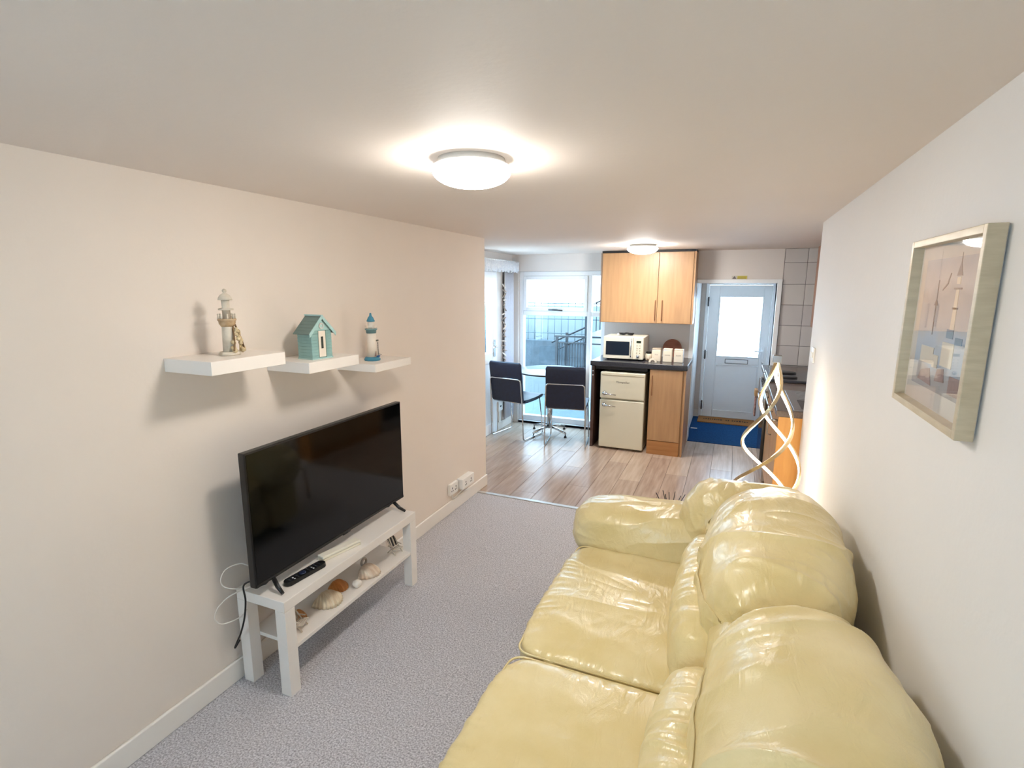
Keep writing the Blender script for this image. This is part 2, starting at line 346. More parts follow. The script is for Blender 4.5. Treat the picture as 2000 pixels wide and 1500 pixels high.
# ------------------------------------------------------------------ front door
def door_front():
    d = bpy.data.objects.new('door_1', None); COL.objects.link(d); d.location = (.045, 7.4, 0)
    sc(d, 'white plastic front door with tall frosted glass pane and letterbox', 'door')
    y0 = -.02
    bm = bmesh.new()
    bx(bm, -.405, -.365, y0-.01, .07, 0, 1.83); bx(bm, .375, .415, y0-.01, .07, 0, 1.83); bx(bm, -.365, .375, y0-.01, .07, 1.765, 1.83); bx(bm, -.365, .375, y0-.01, .07, 0, .02)
    finish('door_frame', bm, UPVC, d, bevel=.004)
    bm = bmesh.new()   # leaf as rails and stiles
    a0, a1 = -.363, .373; g0, g1 = -.235, .285
    bx(bm, a0, g0, y0, .04, .022, 1.762); bx(bm, g1, a1, y0, .04, .022, 1.762)
    bx(bm, g0, g1, y0, .04, 1.622, 1.762); bx(bm, g0, g1, y0, .04, .735, .835); bx(bm, g0, g1, y0, .04, .022, .105)
    finish('leaf', bm, UPVC, d, bevel=.004)
    bm = bmesh.new()
    for (p, q, r, s) in ((g0, g0+.012, .835, 1.622), (g1-.012, g1, .835, 1.622), (g0+.012, g1-.012, .835, .847), (g0+.012, g1-.012, 1.61, 1.622)):
        bx(bm, p, q, y0-.006, y0+.03, r, s)
    finish('glazing_bead', bm, UPVC, d, bevel=.003)
    box('pane', g0+.008, g1-.008, .012, .018, .84, 1.618, FROST, d)
    lp = box('lower_panel', g0+.004, g1-.004, y0+.010, .03, .109, .731, UPVC, d, bevel=.002)
    bm = bmesh.new()
    for (p, q, r, s) in ((g0+.012, g1-.012, .722, .735), (g0+.012, g1-.012, .105, .118), (g0, g0+.012, .105, .735), (g1-.012, g1, .105, .735)):
        bx(bm, p, q, y0-.004, y0+.012, r, s)
    finish('panel_bead', bm, UPVC, d, bevel=.003)
    lb = box('letterbox', -.118, .160, y0-.012, y0+.001, .752, .812, mat('chrome letterbox rim', '6C7078', .3, .7, noise_amt=.03), d, bevel=.003)
    box('letter_flap', -.110, .152, y0-.016, y0-.006, .760, .804, UPVC, lb, bevel=.002)
    for z in (1.55, .86, .18):
        h = box('hinge', a0-.03, a0+.02, y0-.03, y0+.001, z-.05, z+.05, mat('hinge white metal', 'DADDE0', .3, .3, noise_amt=.02), d, bevel=.005)
        tube('hinge_pin', [(a0-.005, y0-.035, z-.06), (a0-.005, y0-.035, z+.06)], .009, DARKG, h)
    k = tube('lock_barrel', [(a1-.045, y0+.001, .78), (a1-.045, y0-.012, .78)], .012, STEEL, d, n=12)
    hd = box('door_handle', a1-.065, a1-.035, y0-.012, y0+.001, .83, .99, UPVC, d, bevel=.004)
    tube('lever', rounded([(a1-.05, y0-.005, .93), (a1-.05, y0-.05, .93), (a1-.15, y0-.05, .93)], .02), .009, UPVC, hd)
door_front()
# warning sticker above the doorway
st = thing('safety_sticker', 'yellow safety sticker with warning triangle above the doorway', 'sticker', (.02, KY1, 1.835))
box('backing', -.075, .08, -.0015, 0, -.018, .018, mat('pale sticker film', 'CFC9BE', .5, noise_amt=.02), st)
prism('triangle', [(-.07, -.014), (-.028, -.014), (-.049, .016)], 'y', -.0025, -.0015, mat('grey triangle print', '6E6668', .5, noise_amt=.03), st)
box('yellow_panel', -.02, .074, -.0028, -.0015, -.015, .016, mat('yellow print', 'D8C85A', .5, noise_amt=.03), st)
dpm = mat('dark print', '5A5224', .5, noise_amt=.03)
box('print_line', -.014, .068, -.0034, -.0028, .003, .0065, dpm, st); box('print_line', -.02, .064, -.0034, -.0028, -.009, -.0055, dpm, st)

# ------------------------------------------------------------------ kitchen window
def window():
    w = bpy.data.objects.new('window_1', None); COL.objects.link(w); w.location = (-1.95, KY1+.06, 0)
    sc(w, 'tall white framed window to the courtyard with an opening top light', 'window')
    X0, X1 = -.55, .55
    bm = bmesh.new()
    bx(bm, X0, X0+.055, -.02, .06, .03, 1.92); bx(bm, X1-.05, X1, -.02, .06, .03, 1.92)
    bx(bm, X0+.055, X1-.05, -.02, .06, 1.865, 1.92); bx(bm, X0+.055, X1-.05, -.02, .06, .03, .10)
    bx(bm, .325, .375, -.02, .06, .1, 1.865); bx(bm, X0+.055, .325, -.02, .06, 1.385, 1.44); bx(bm, .375, X1-.05, -.02, .06, 1.385, 1.44)
    finish('window_frame', bm, UPVC, w, bevel=.005)
    bm = bmesh.new(); a0, a1 = X0+.055, .325
    bx(bm, a0+.001, a0+.045, -.035, .03, 1.441, 1.864); bx(bm, a1-.04, a1-.001, -.035, .03, 1.441, 1.864); bx(bm, a0+.045, a1-.04, -.035, .03, 1.441, 1.485); bx(bm, a0+.045, a1-.04, -.035, .03, 1.82, 1.864)
    finish('top_sash', bm, UPVC, w, bevel=.005)
    hb = box('window_handle', -.16, -.04, -.05, -.035, 1.448, 1.468, mat('grey window handle', '6F7F86', .3, .5, noise_amt=.03), w, bevel=.004)
    tube('lever', [(-.1, -.05, 1.458), (-.1, -.07, 1.458), (-.02, -.07, 1.455), (.03, -.068, 1.452)], .008, BLACKM, hb)
    box('pane', a0+.04, a1-.035, .004, .010, 1.48, 1.825, GLASS, w); box('pane', a0, .325, .02, .026, .10, 1.385, GLASS, w)
    box('pane', .375, X1-.05, .02, .026, .10, 1.385, GLASS, w); box('pane', .375, X1-.05, .02, .026, 1.44, 1.865, GLASS, w)
    box('window_sill', X0, X1, -.06, -.02, .0, .035, UPVC, w, bevel=.004)
window()

# patio door in the kitchen's left wall
def patio():
    d = bpy.data.objects.new('door_2', None); COL.objects.link(d); d.location = (KLX, 5.22, 0)
    sc(d, 'white glazed side door partly hidden by the living room wall', 'door')
    bm = bmesh.new()
    bx(bm, -.08, .01, -.42, -.36, 0, 1.96); bx(bm, -.08, .01, .36, .42, 0, 1.96); bx(bm, -.08, .01, -.36, .36, 1.90, 1.96)
    finish('door_frame', bm, UPVC, d, bevel=.004)
    bm = bmesh.new()
    bx(bm, -.06, .02, -.36, -.25, .02, 1.90); bx(bm, -.06, .02, .27, .36, .02, 1.90); bx(bm, -.06, .02, -.25, .27, 1.78, 1.90); bx(bm, -.06, .02, -.25, .27, .86, .98); bx(bm, -.06, .02, -.25, .27, .02, .14)
    finish('leaf', bm, UPVC, d, bevel=.005)
    box('pane', -.03, -.024, -.25, .27, .98, 1.78, GLASS, d)
    box('lower_panel', -.04, 0, -.25, .27, .14, .86, UPVC, d, bevel=.003)
    h = box('door_handle', .02, .032, .29, .33, .93, 1.13, CHROME, d, bevel=.004)
    tube('lever', rounded([(.03, .31, 1.05), (.07, .31, 1.05), (.07, .2, 1.05)], .02), .009, CHROME, h)
patio()

# lace valance (scalloped), side curtain, garland, socket box and cable duct
vl = thing('lace_valance', 'white scalloped lace valance along the top of the side door', 'valance', (KLX+.085, 5.0, 0))
bm = bmesh.new(); n = 130; L = 1.12; th = .002
def vp(i, top, side):
    t = i/n; y = t*L
    zb = 1.925-.028*abs(math.sin(t*L/.085*PI)); wv = .010*math.sin(t*L/.05*2*PI)
    return (wv+side, y, 2.03 if top else zb)
rows = [[bm.verts.new(vp(i, tp, s)) for i in range(n+1)] for tp, s in ((True, 0), (False, 0), (False, th), (True, th))]
for a in range(4):
    A, B = rows[a], rows[(a+1) % 4]
    for i in range(n): bm.faces.new((A[i], A[i+1], B[i+1], B[i]))
finish('lace_fabric', bm, mat('white lace', 'F2F5FA', .8, noise_scale=60, col2='DCE3EE', bump=.2), vl, smooth=True)
tube('curtain_rail', [(.0, -.02, 2.03), (.0, L-.01, 2.03)], .009, UPVC, vl)
cu = thing('side_curtain', 'narrow pale grey curtain gathered in the corner beside the window', 'curtain', (KLX+.035, 5.80, 0))
bm = bmesh.new(); n = 90; R_ = []
for s in (0, .003):
    R_.append([[bm.verts.new((.018*math.sin(i/n*9*2*PI)*(.7+.3*(1-z/1.9))+s+.0, i/n*.27, z)) for i in range(n+1)] for z in (.12, .6, 1.2, 1.93)])
for q in R_:
    for a in range(3):
        for i in range(n): bm.faces.new((q[a][i], q[a][i+1], q[a+1][i+1], q[a+1][i]))
for a in (0, 3):
    for i in range(n): bm.faces.new((R_[0][a][i], R_[0][a][i+1], R_[1][a][i+1], R_[1][a][i]))
for e in (0, n):
    for a in range(3): bm.faces.new((R_[0][a][e], R_[0][a+1][e], R_[1][a+1][e], R_[1][a][e]))
finish('curtain_fabric', bm, mat('pale grey voile', 'DCE1EE', .8, noise_amt=.06, noise_scale=30), cu, smooth=True)
ga = thing('driftwood_garland', 'hanging driftwood and shell garland in front of the grey curtain', 'garland', (KLX+.055, 5.755, 0))
tube('cord', [(0, 0, 1.97), (.004, .002, 1.2), (0, 0, .34)], .0022, mat('twine', 'C9BFB0', .9, noise_amt=.1), ga, n=6)
for k in range(26):
    z = 1.74-k*.054; a = random.uniform(-1.1, 1.1); b = random.uniform(-.5, .5); l = random.uniform(.020, .040)
    d = Vector((math.cos(a)*.5, math.cos(b)*.7, math.sin(a))).normalized()*l
    c = Vector((random.uniform(-.01, .01), random.uniform(-.01, .01), z))
    tube('driftwood_piece', [c-d, c-d*.4, c+d*.5, c+d], [.004, .009, .008, .003], STRINGM if k % 3 else WHITE, ga, n=6)
sb = thing('socket_box', 'small white wall socket low on the wall left of the table', 'socket', (KLX, 5.70, 0))
box('socket_plate', 0, .03, -.06, .06, .24, .36, PLASTW, sb, bevel=.005)
box('socket_hole', .03, .0315, -.02, .02, .29, .31, DARKG, sb)
box('cable_duct', 0, .02, -.02, .02, .10, .24, PLASTW, sb, bevel=.003)

# ------------------------------------------------------------------ lights on the ceiling
def dome(x, y, R, h, m, label):
    t = thing('ceiling_light', label, 'ceiling light', (x, y, CZ), group='round opal ceiling lights')
    lathe('base_plate', [(0, 0), (R*.84, 0), (R*.86, -.012), (R*.86, -.016), (0, -.016)], mat('white light base', 'DAD6CE', .4, noise_amt=.02), t, n=48)
    pr = [(0, -.0165), (R*.88, -.0165), (R*.97, -.022), (R, -.031)]
    for k in range(1, 11):
        a = k/10*PI/2; pr.append((R*math.cos(a)**.85 if k < 10 else 0, -.033-h*math.sin(a)))
    lathe('upper_tray', pr[:4], TRAYM, t, n=48)
    lathe('glass_dome', [(0, -.0315)]+[(R*.999, -.0315)]+pr[4:], m, t, n=48)
dome(-.795, 1.555, .125, .052, LIGHTM, 'round glowing opal ceiling light over the living room')
dome(-.835, 5.12, .14, .052, LIGHTM2, 'round glowing opal ceiling light in front of the wall cupboard')

# ------------------------------------------------------------------ picture on the right wall
pic = thing('framed_picture', 'champagne framed harbour and lighthouse picture on the right wall', 'picture', (RX, 1.512, 1.635))
FR = mat('champagne wood frame', 'CBBCA0', .36, .2, noise_scale=14, col2='BAAA8E', stretch=(1, 1, 6))
hy, hz, t = .231, .211, .017
x0, x1 = -.036, -.004
box('frame_side', x0, x1, -hy, -hy+t, -hz, hz, FR, pic, bevel=.0015); box('frame_side', x0, x1, hy-t, hy, -hz, hz, FR, pic, bevel=.0015)
box('frame_rail', x0, x1, -hy+t, hy-t, hz-t, hz, FR, pic, bevel=.0015); box('frame_rail', x0, x1, -hy+t, hy-t, -hz, -hz+t, FR, pic, bevel=.0015)
box('backing_board', -.012, -.002, -hy+.005, hy-.005, -hz+.005, hz-.005, mat('mount board', 'CFCBC6', .7, noise_amt=.02), pic)
def pm():
    m = bpy.data.materials.new('hazy harbour print'); m.use_nodes = True; t_ = m.node_tree; b = t_.nodes['Principled BSDF']; b.inputs['Roughness'].default_value = .6
    tcn = t_.nodes.new('ShaderNodeTexCoord'); s = t_.nodes.new('ShaderNodeSeparateXYZ'); t_.links.new(tcn.outputs['Object'], s.inputs[0])
    n_ = t_.nodes.new('ShaderNodeTexNoise'); n_.inputs['Scale'].default_value = 14; n_.inputs['Detail'].default_value = 5; t_.links.new(tcn.outputs['Object'], n_.inputs[0])
    ma = t_.nodes.new('ShaderNodeMath'); ma.operation = 'MULTIPLY_ADD'; ma.inputs[1].default_value = .09; t_.links.new(n_.outputs[0], ma.inputs[0]); t_.links.new(s.outputs['Z'], ma.inputs[2])
    mr = t_.nodes.new('ShaderNodeMapRange'); mr.inputs[1].default_value = -.13; mr.inputs[2].default_value = .20; t_.links.new(ma.outputs[0], mr.inputs[0])
    r = t_.nodes.new('ShaderNodeValToRGB'); e = r.color_ramp.elements
    e[0].color = srgb('8F8A8C'); e[1].color = srgb('ABACB2')
    for p, c in ((.10, 'A6A4A6'), (.2, 'A5A3A4'), (.28, '9FB0C4'), (.42, 'AEBBCB'), (.5, 'B6B9BE'), (.75, 'A5A7AD'), (.85, 'B9BABE')):
        q = e.new(p); q.color = srgb(c)
    t_.links.new(mr.outputs[0], r.inputs[0]); t_.links.new(r.outputs[0], b.inputs['Base Color']); return m
pr_ = box('print', -.0135, -.012, -.165, .165, -.150, .160, pm(), pic)
g1 = mat('washed grey ink', '8B8A8D', .7, noise_amt=.1); g2 = mat('cream wash', 'D8D2C6', .7, noise_amt=.05); g3 = mat('slate blue ink', '7E96AC', .7, noise_amt=.08); g4 = mat('muted rose ink', '9D8784', .7, noise_amt=.15, noise_scale=60)
def ink(name, polys, m):
    for pl in polys:
        bm = bmesh.new()
        A = [bm.verts.new((-.0145, p[0], p[1])) for p in pl]; B = [bm.verts.new((-.0134, p[0], p[1])) for p in pl]
        bm.faces.new(A); bm.faces.new(B[::-1])
        for i in range(len(pl)): bm.faces.new((A[i], B[i], B[(i+1) % len(pl)], A[(i+1) % len(pl)]))
        finish(name, bm, m, pr_)
R4 = lambda a, b, c, d: [(a, c), (b, c), (b, d), (a, d)]
# y runs away from the viewer: positive y = left in the view
ink('lighthouse_tower', [[(-.075, .0), (-.050, .0), (-.055, .09), (-.070, .09)], R4(-.072, -.052, .1, .115)], g2)
ink('lighthouse_lamp', [[(-.078, .118), (-.046, .118), (-.062, .150)], R4(-.085, -.04, .088, .092), R4(-.078, -.046, .045, .049), [(-.064, .15), (-.060, .15), (-.062, .168)]], g1)
ink('house', [R4(-.075, -.035, -.02, .0), R4(-.13, -.09, -.03, -.015)], g3)
ink('cottage', [R4(-.09, -.02, -.085, -.03), R4(.03, .12, -.09, -.05), R4(-.005, .03, -.095, -.065)], g2)
ink('quay_rock', [R4(-.15, -.09, -.14, -.10), [(-.06, -.12), (0, -.125), (-.01, -.095), (-.05, -.09)], [(.02, -.14), (.12, -.135), (.10, -.11), (.04, -.10)]], g4)
ink('mast', [R4(.058, .062, -.02, .11), [(.045, .05), (.075, .05), (.06, .065)]], g1)
ink('gull', [[(.0, .10), (.03, .085), (.03, .089), (.0, .105)], [(0, .10), (-.012, .125), (-.008, .125), (.004, .105)]], g1)
box('glass', -.0225, -.0205, -hy+t-.002, hy-t+.002, -hz+t-.002, hz-t+.002, PGLASS, pic)

# light switch near the end of the right wall
sw = thing('light_switch', 'white double light switch near the end of the right wall', 'switch', (RX, 3.60, 1.33))
box('switch_plate', -.010, 0, -.045, .045, -.045, .045, PLASTW, sw, bevel=.003)
for dy in (-.018, .018): box('rocker', -.016, -.009, dy-.010, dy+.010, -.016, .016, PLASTW, sw, bevel=.003)

# twin sockets on the left wall
def outlet(y0, y1, z0, z1, th, label):
    s = thing('wall_socket', label, 'socket', (LX, (y0+y1)/2, (z0+z1)/2)); a = (y1-y0)/2; b = (z1-z0)/2
    box('socket_plate', 0, th, -a, a, -b, b, PLASTW, s, bevel=.004)
    for c in ((-a*.45, a*.45) if a > .06 else (0,)):
        for q in ((c-.004, c+.004, b*.05, b*.35), (c-.014, c-.007, -b*.4, -b*.2), (c+.007, c+.014, -b*.4, -b*.2)): box('pin_hole', th, th+.0012, *q, BLACKP, s)
    return s
outlet(3.315, 3.44, .145, .235, .022, 'white wall socket with cable below it, nearer of the two')
o = outlet(3.455, 3.655, .150, .235, .055, 'deeper white boxed double socket beside the carpet edge')
tag(tube('socket_cable', smoothpts([(LX+.024, 3.34, .15), (LX+.022, 3.35, .118), (LX+.022, 3.40, .112), (LX+.020, 3.5, .125), (LX+.02, 3.62, .135)]), .0028, PLASTW), 'thin white cable looping below the wall sockets', 'cable')

# ------------------------------------------------------------------ television bench
bn = thing('tv_bench', 'low white rectangular bench with open shelf under the television', 'bench', (-1.76, 1.925, 0))
HX, HY = .137, .487
box('top', -HX, HX, -HY, HY, .398, .445, WHITE, bn, bevel=.0025)
for sx_ in (-1, 1):
    for sy2 in (-1, 1):
        ax, ay = (HX-.055)*sx_, (HY-.055)*sy2
        box('leg', min(ax, HX*sx_), max(ax, HX*sx_), min(ay, HY*sy2), max(ay, HY*sy2), 0, .3975, WHITE, bn, bevel=.002)
box('lower_shelf', -HX+.004, HX-.004, -HY+.0552, HY-.0552, .199, .217, WHITE, bn, bevel=.0015)

tv = thing('television', 'black flat screen television standing on the white bench', 'television', (-1.735, 1.929, .445))
TW, TZ0, TZ1 = .527, .055, .635
box('housing', -.03, .004, -TW, TW, TZ0, TZ1, BLACKP, tv, bevel=.004)
box('rear_bulge', -.055, -.03, -.34, .34, TZ0+.05, .36, BLACKP, tv, bevel=.01)
box('screen', .0042, .0056, -TW+.008, TW-.008, TZ0+.018, TZ1-.008, SCREEN, tv)
box('chin_strip', .0042, .006, -TW+.004, TW-.004, TZ0+.002, TZ0+.016, mat('glossy black strip', '0A0B0C', .2, noise_amt=.02), tv)
for s in (-1, 1):
    y = s*.432
    bm = bmesh.new(); tube_bm(bm, [(-.01, y, TZ0+.012), (.03, y+s*.01, TZ0-.028), (.066, y+s*.018, .008)], [.010, .010, .007], 8)
    tube_bm(bm, [(-.01, y, TZ0+.012), (-.045, y+s*.01, TZ0-.028), (-.08, y+s*.016, .008)], [.010, .010, .007], 8)
    finish('foot', bm, BLACKP, tv)
bm = bmesh.new(); tube_bm(bm, [(.003, 0, TZ0+.002), (.003, .05, TZ0+.002)], .006, 8)
finish('sensor', bm, BLACKP, tv)

rc = thing('remote_control', 'black television remote on the white bench', 'remote', (-1.700, 1.637, .446), -.12)
bm = bmesh.new(); n = 14; pl = [(.024*math.cos(PI*k/n), .085+.024*math.sin(PI*k/n)) for k in range(n+1)]+[(-.024*math.cos(PI*k/n), -.085-.024*math.sin(PI*k/n)) for k in range(n+1)]
A = [bm.verts.new((p[0], p[1], 0)) for p in pl]; B = [bm.verts.new((p[0]*.93, p[1]*.98, .019)) for p in pl]
bm.faces.new(A); bm.faces.new(B)
for k in range(len(pl)): bm.faces.new((A[k], A[(k+1) % len(pl)], B[(k+1) % len(pl)], B[k]))
finish('body', bm, BLACKP, rc, bevel=.002)
btn = mat('grey rubber button', '30343B', .6, noise_amt=.05); btw = mat('white button', 'B8BCC4', .5, noise_amt=.03); btb = mat('dark blue button ring', '1D2746', .4, noise_amt=.03)
for r in range(9):
    for c in (-1, 0, 1):
        y = -.085+r*.02
        if 3 <= r <= 4: continue
        box('button', c*.013-.0038, c*.013+.0038, y-.004, y+.004, .0190, .0206, btw if (r in (1, 6) and c >= 0) else btn, rc, bevel=.001, seg=1)
lathe('navigation_ring', [(.0, .019), (.016, .019), (.016, .0212), (.008, .0212), (.0, .0205)], btb, rc, c=(0, -.015, 0), n=20)

rb = thing('white_wifi_box', 'flat white cream media box leaning under the television', 'media box', (-1.700, 1.865, .4455), -.22)
box('lower_shell', -.022, .022, -.11, .11, 0, .013, mat('cream plastic', 'E9E1CC', .4, noise_amt=.02), rb, bevel=.003)
box('upper_shell', -.022, .022, -.11, .11, .0145, .027, mat('cream plastic top', 'EEE7D6', .4, noise_amt=.02), rb, bevel=.003)
# cables behind the left end of the television
tag(tube('black_power_cable', smoothpts([(-1.775, 1.42, .52), (-1.80, 1.40, .50), (-1.79, 1.395, .44), (-1.80, 1.39, .36), (-1.83, 1.388, .28), (-1.865, 1.386, .215), (-1.872, 1.388, .20), (-1.872, 1.40, .21), (-1.862, 1.405, .228)]), .0038, BLACKP), 'black power cable hanging off the left end of the bench', 'cable')
wc = mat('white cable', 'DCD3C8', .45, noise_amt=.02)
tag(tube('white_cable_loop', smoothpts([(-1.80, 1.45, .56), (-1.83, 1.42, .585), (-1.87, 1.385, .57), (-1.885, 1.365, .53), (-1.875, 1.37, .495), (-1.84, 1.40, .478), (-1.80, 1.43, .482), (-1.79, 1.46, .49)]), .0030, wc), 'white cable loop beside the television edge', 'cable')
tag(tube('white_cable_tail', smoothpts([(-1.80, 1.44, .478), (-1.84, 1.405, .462), (-1.875, 1.375, .44), (-1.900, 1.345, .40), (-1.903, 1.335, .36), (-1.88, 1.35, .335), (-1.84, 1.40, .345), (-1.82, 1.42, .375)]), .0030, wc), 'lower white cable hanging past the bench corner', 'cable')

# ------------------------------------------------------------------ ornaments on the lower shelf
def shell(loc, s, rz, c1, c2, label, hgt=.42, grp='seashells on the bench shelf', tilt=0):
    m = mat('shell '+c1, c1, .5, noise_scale=14, col2=c2, stretch=(3, .7, 1))
    bm = bmesh.new(); nu, nv = 54, 14; R = []
    for j in range(nv+1):
        t = j/nv; row = []
        for i in range(nu+1):
            a = -1.25+2.5*i/nu
            rad = t*(1+.03*math.cos(i/nu*2*PI*12))
            x = math.sin(a)*rad*.62/math.sin(1.25)*1.02; y = math.cos(a)*rad
            h = hgt*math.sin(PI*min(1, t*.98+.02)**.8)**.8*(1-.55*(abs(a)/1.25)**3)
            h += .022*math.cos(i/nu*2*PI*12)*t*(1-t*.5) if t > .15 else 0
            row.append(bm.verts.new((x*s, (y-.5)*s, max(0, h)*s)))
        R.append(row)
    for j in range(nv):
        for i in range(nu):
            q = [R[j][i], R[j][i+1], R[j+1][i+1], R[j+1][i]]
            bm.faces.new(q)
    bmesh.ops.remove_doubles(bm, verts=bm.verts, dist=1e-5)
    # flat underside
    be = [e for e in bm.edges if e.is_boundary]
    if be: bmesh.ops.holes_fill(bm, edges=be, sides=0)
    o = finish('seashell', bm, m, smooth=True); o.location = loc; o.rotation_euler = (tilt, 0, rz)
    tag(o, label, 'shell', grp); return o
SZ = .218
shell((-1.715, 1.785, SZ), .125, -1.9, 'EADDC3', 'CBB08E', 'pale ribbed scallop shell, nearest of the large ones on the shelf')
shell((-1.755, 1.90, SZ), .095, -1.7, 'D08A4A', 'B0692F', 'orange brown ribbed shell at the back of the shelf')
shell((-1.700, 2.075, SZ), .118, -1.5, 'EADBC6', 'C9A88C', 'pale pinkish scallop shell toward the far end of the shelf')
bm = bmesh.new(); bmesh.ops.create_uvsphere(bm, u_segments=20, v_segments=14, radius=.024)
for v in bm.verts: v.co.z *= .8; v.co *= 1+.08*noise.noise(v.co*60)
o = finish('sea_snail_shell', bm, mat('white pebble shell', 'E9DFD3', .5, noise_amt=.06), smooth=True); o.location = (-1.675, 1.945, SZ+.019)
tag(o, 'small round white shell lying between the scallops', 'shell', 'seashells on the bench shelf')
pb = thing('ring_holder_shell', 'small grey shell ring standing at the back of the shelf', 'ornament', (-1.775, 2.125, SZ))
bm = bmesh.new(); tube_bm(bm, [(0, .02*math.cos(a), .024+.019*math.sin(a)) for a in [2*PI*k/18 for k in range(18)]], .0065, 8, closed=True)
finish('ring', bm, mat('grey pearl shell', 'B7A99C', .35, noise_amt=.2, noise_scale=60), pb)
def deck(loc, rz, label, stripe):
    d = thing('beach_chair_ornament', label, 'ornament', loc, rz)
    wm = mat('whitewashed wood', 'DDD2C4', .7, noise_scale=40, col2='BFB2A2', stretch=(1, 6, 1))
    for s in (-1, 1):
        bm = bmesh.new(); y = s*.028
        tube_bm(bm, [(-.03, y, .082), (.005, y, .03), (.03, y, .003)], .0032, 6); tube_bm(bm, [(-.03, y, .003), (-.005, y, .03), (.034, y, .034)], .0032, 6)
        tube_bm(bm, [(-.022, y*1.1, .05), (.02, y*1.1, .048)], .003, 6)
        finish('side_frame', bm, wm, d)
    for k in range(5):   # back slats
        y = -.022+k*.011; bm = bmesh.new(); v = bx(bm, -.0015, .0015, -.0042, .0042, -.028, .028)
        o = finish('back_slat', bm, stripe if k % 2 == 0 else wm, d); o.location = (-.022, y, .062); o.rotation_euler = (0, -.45, 0)
    for k in range(4):
        box('seat_slat', -.006+k*.0105, .002+k*.0105, -.028, .028, .031, .0335, wm, d)
    return d
deck((-1.705, 2.315, SZ), -.15, 'tiny striped beach chair ornament at the far end of the shelf', mat('dark stripe paint', '3A3836', .6, noise_amt=.1))
deck((-1.700, 1.575, SZ), .35, 'tiny whitewashed bench ornament at the near end of the shelf', mat('pale stripe paint', 'B5A390', .6, noise_amt=.1))
shell((-1.750, 1.628, SZ), .07, -1.6, 'C98C52', 'A06A3C', 'small amber shell tucked behind the near bench leg', .6)

# ------------------------------------------------------------------ floating shelves and ornaments on them
for (y0, y1, z0, z1, lab) in ((1.267, 1.600, 1.414, 1.464, 'white floating shelf carrying the tall weathered lighthouse'), (1.727, 2.057, 1.353, 1.401, 'white floating shelf carrying the blue beach hut'), (2.180, 2.505, 1.292, 1.333, 'white floating shelf carrying the small blue lighthouse')):
    s = tag(box('floating_shelf', LX, -1.682, y0, y1, z0, z1, WHITE, bevel=.0012), lab, 'shelf', 'floating wall shelves')
wht = mat('weathered white paint', 'DDD3C2', .7, noise_scale=26, col2='C4B8A5', bump=.2)
brn = mat('brown rope and stone', '8C6D4A', .8, noise_scale=50, col2='5E452D', bump=.5)
lh = thing('lighthouse_ornament', 'tall weathered white and brown lighthouse on the first shelf', 'ornament', (-1.798, 1.440, 1.464), .2)
lathe('base', [(0, .0), (.038, .0), (.040, .006), (.036, .014), (0, .014)], wht, lh, n=14, sx=.9, sy=1.1)
lathe('tower', [(0, .014), (.0235, .014), (.021, .10), (.020, .120), (0, .120)], wht, lh, n=24)
lathe('gallery', [(0, .110), (.022, .110), (.029, .122), (.030, .132), (.033, .134), (.033, .140), (0, .140)], mat('sandy gallery paint', 'C9AF8E', .7, noise_scale=40, col2='A98962'), lh, n=20)
for k in range(8):
    a = 2*PI*k/8; lathe('baluster', [(.0022, .14), (.0035, .148), (.002, .152), (.0035, .158), (0, .16)], wht, lh, c=(.029*math.cos(a), .029*math.sin(a), 0), n=8)
lathe('lantern_room', [(0, .140), (.0145, .140), (.0145, .172), (.027, .173), (.027, .179), (.015, .180), (.0135, .184), (.0145, .213), (0, .213)], wht, lh, n=20)
lathe('lantern_cap', [(0, .211), (.0255, .211), (.024, .220), (.017, .230), (.008, .236), (.004, .238), (.008, .243), (.0075, .249), (.003, .253), (0, .254)], wht, lh, n=20)
bm = bmesh.new()
for k in range(26):   # heap of pebbles with net
    t = random.random()**1.2; z = .018+t*.085; r = (.036*(1-t)+.010)
    a = random.uniform(-1.1, 1.0); c = Vector((.021+.013*math.cos(a), .012+.6*r*math.sin(a)*1.3, z))
    bmesh.ops.create_icosphere(bm, subdivisions=1, radius=random.uniform(.008, .0115)*(1.15-.5*t), matrix=Matrix.Translation(c))
o = finish('pebble_heap', bm, mat('cream pebbles', 'D9C9A6', .7, noise_scale=40, col2='B79F76'), lh, smooth=True); o['kind'] = 'stuff'
tube('rope', smoothpts([(.022, .004, .118), (.028, -.004, .09), (.034, -.012, .05), (.036, -.020, .018)]), .0032, brn, lh, n=6)
tube('rope', smoothpts([(.022, .014, .118), (.030, .020, .085), (.036, .030, .045), (.036, .038, .016)]), .0032, brn, lh, n=6)
prism('driftwood_sail', [(.020, .016), (.044, .020), (.026, .075)], 'x', .026, .030, mat('sand coloured sail', 'DCC79A', .8, noise_amt=.08), lh)
box('rope_window', .016, .026, -.002, .014, .085, .104, brn, lh, bevel=.002)

